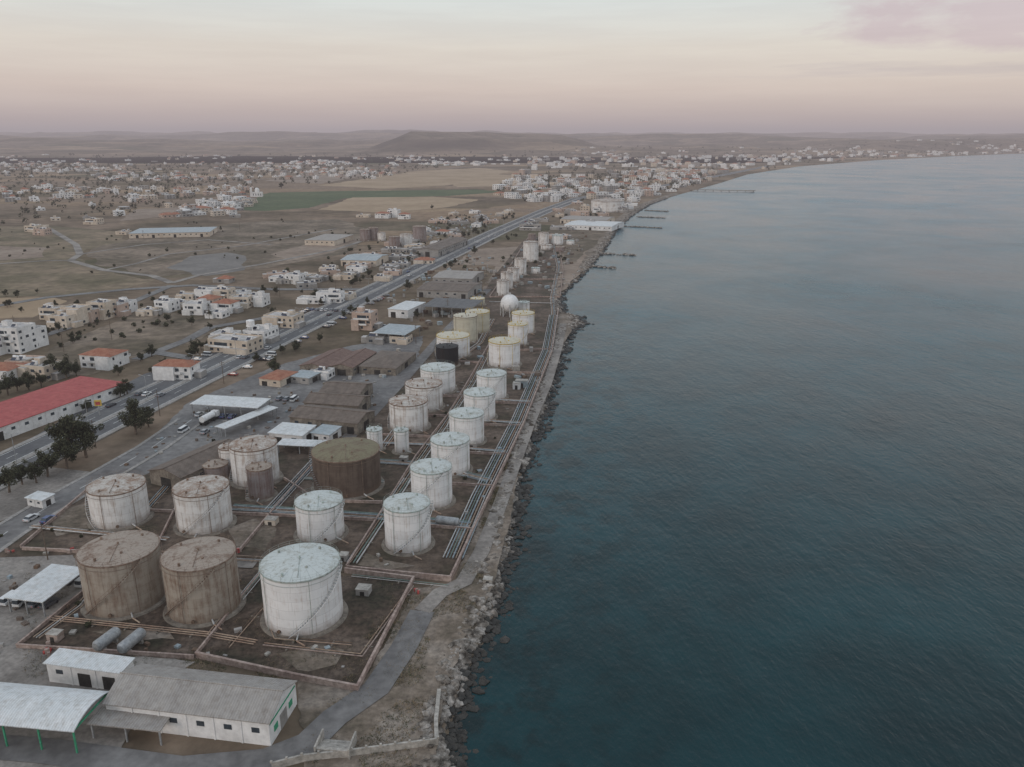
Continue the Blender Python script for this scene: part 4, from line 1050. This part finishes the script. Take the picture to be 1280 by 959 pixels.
# ------------------------------------------------------------------ atmosphere (uniform dusk haze layer, self-glowing)
m = bpy.data.materials.new('haze'); m.use_nodes = True; t = m.node_tree; t.nodes.clear()
out = N(t, 'ShaderNodeOutputMaterial'); DN = 1.05e-4
ab = N(t, 'ShaderNodeVolumeAbsorption'); ab.inputs['Color'].default_value = (0, 0, 0, 1); ab.inputs['Density'].default_value = DN
em = N(t, 'ShaderNodeEmission'); hc = s((166, 158, 163)); em.inputs['Color'].default_value = (*hc, 1); em.inputs['Strength'].default_value = DN  # emission colour stands in for skylight scattered by the haze
ad = N(t, 'ShaderNodeAddShader'); L(t, ab.outputs[0], ad.inputs[0]); L(t, em.outputs[0], ad.inputs[1]); L(t, ad.outputs[0], out.inputs['Volume'])
mb = MB(); mb.box(0, 10000, -20, 60000, 36000, 300, 0, m); mb.obj('atmosphere_haze')

# ------------------------------------------------------------------ world
w = bpy.data.worlds.new("World"); scene.world = w; w.use_nodes = True; t = w.node_tree; t.nodes.clear()
out = N(t, 'ShaderNodeOutputWorld'); tc = N(t, 'ShaderNodeTexCoord').outputs['Generated']
sp = N(t, 'ShaderNodeSeparateXYZ'); L(t, tc, sp.inputs[0])
z = sp.outputs[2]
k = math_n(t, 'POWER', math_n(t, 'MAXIMUM', z, 0.0), .5)
def q(deg): return math.sqrt(sin(math.radians(deg)))
grad = ramp(t, k, [(0, s((188, 171, 171))), (q(1.2), s((201, 184, 180))), (q(3), s((221, 204, 194))), (q(5.5), s((227, 218, 207))), (q(8.5), s((221, 226, 223))), (q(20), s((218, 226, 232))), (q(50), s((212, 223, 234))), (1, s((208, 221, 236)))])
az = math_n(t, 'ARCTAN2', sp.outputs[0], sp.outputs[1]); el = math_n(t, 'ARCSINE', z)
cv = N(t, 'ShaderNodeCombineXYZ'); L(t, az, cv.inputs[0]); L(t, math_n(t, 'MULTIPLY', el, 3.5), cv.inputs[1])
cn = noise_n(t, cv.outputs[0], 9, 7, .6, .3)
def sq(a, c0, w0):
    d = math_n(t, 'DIVIDE', math_n(t, 'SUBTRACT', a, c0), w0); return math_n(t, 'MULTIPLY', d, d)
e1 = math_n(t, 'ADD', sq(az, .50, .17), sq(el, .112, .030))
cm = math_n(t, 'SUBTRACT', math_n(t, 'MULTIPLY_ADD', cn, 2.4, -.35), math_n(t, 'MULTIPLY', e1, .6))
cloud = ramp(t, cm, [(.1, (0, 0, 0)), (.75, (1, 1, 1))])
col = mix(t, math_n(t, 'MULTIPLY', cloud, .8), grad, s((206, 186, 191)))
cv2 = N(t, 'ShaderNodeCombineXYZ'); L(t, az, cv2.inputs[0]); L(t, math_n(t, 'MULTIPLY', el, 12.0), cv2.inputs[1])
e2 = math_n(t, 'ADD', sq(az, .45, .3), sq(el, .068, .012))
st2 = ramp(t, math_n(t, 'SUBTRACT', noise_n(t, cv2.outputs[0], 6, 5, .6), math_n(t, 'MULTIPLY', e2, .2)), [(.40, (0, 0, 0)), (.60, (1, 1, 1))])
col = mix(t, math_n(t, 'MULTIPLY', st2, .4), col, s((186, 174, 180)))
st3 = ramp(t, noise_n(t, cv2.outputs[0], 4, 6, .6), [(.40, (.965, .955, .96)), (.62, (1.02, 1.02, 1.02))])
col = mix(t, 1.0, col, st3, 'MULTIPLY')
b1 = N(t, 'ShaderNodeBackground'); L(t, col, b1.inputs[0]); b1.inputs[1].default_value = .96
sky = N(t, 'ShaderNodeTexSky', sky_type='NISHITA'); sky.sun_disc = False
sky.sun_elevation = math.radians(9); sky.sun_rotation = math.radians(235)
b2 = N(t, 'ShaderNodeBackground'); L(t, sky.outputs[0], b2.inputs[0]); b2.inputs[1].default_value = .014
ad = N(t, 'ShaderNodeAddShader'); L(t, b1.outputs[0], ad.inputs[0]); L(t, b2.outputs[0], ad.inputs[1]); L(t, ad.outputs[0], out.inputs[0])

sl = bpy.data.lights.new('sun', 'SUN'); sl.energy = .7; sl.angle = math.radians(14); sl.color = (1, .88, .8)
so = bpy.data.objects.new('sun', sl); scene.collection.objects.link(so)
a = math.radians(225); e = math.radians(18)
d = -Vector((sin(a) * cos(e), cos(a) * cos(e), sin(e))); so.rotation_euler = d.to_track_quat('-Z', 'Y').to_euler()

# ------------------------------------------------------------------ camera
cd = bpy.data.cameras.new('camera'); cam = bpy.data.objects.new('camera', cd); scene.collection.objects.link(cam)
cam.location = (0, 0, H); cam.rotation_euler = (pi / 2 - TH, 0, 0); cd.sensor_width = 36; cd.lens = 36 * F / 1280
cd.clip_start = 1; cd.clip_end = 80000; scene.camera = cam
scene.view_settings.view_transform = 'Standard'; scene.view_settings.look = 'None'; scene.view_settings.exposure = 0
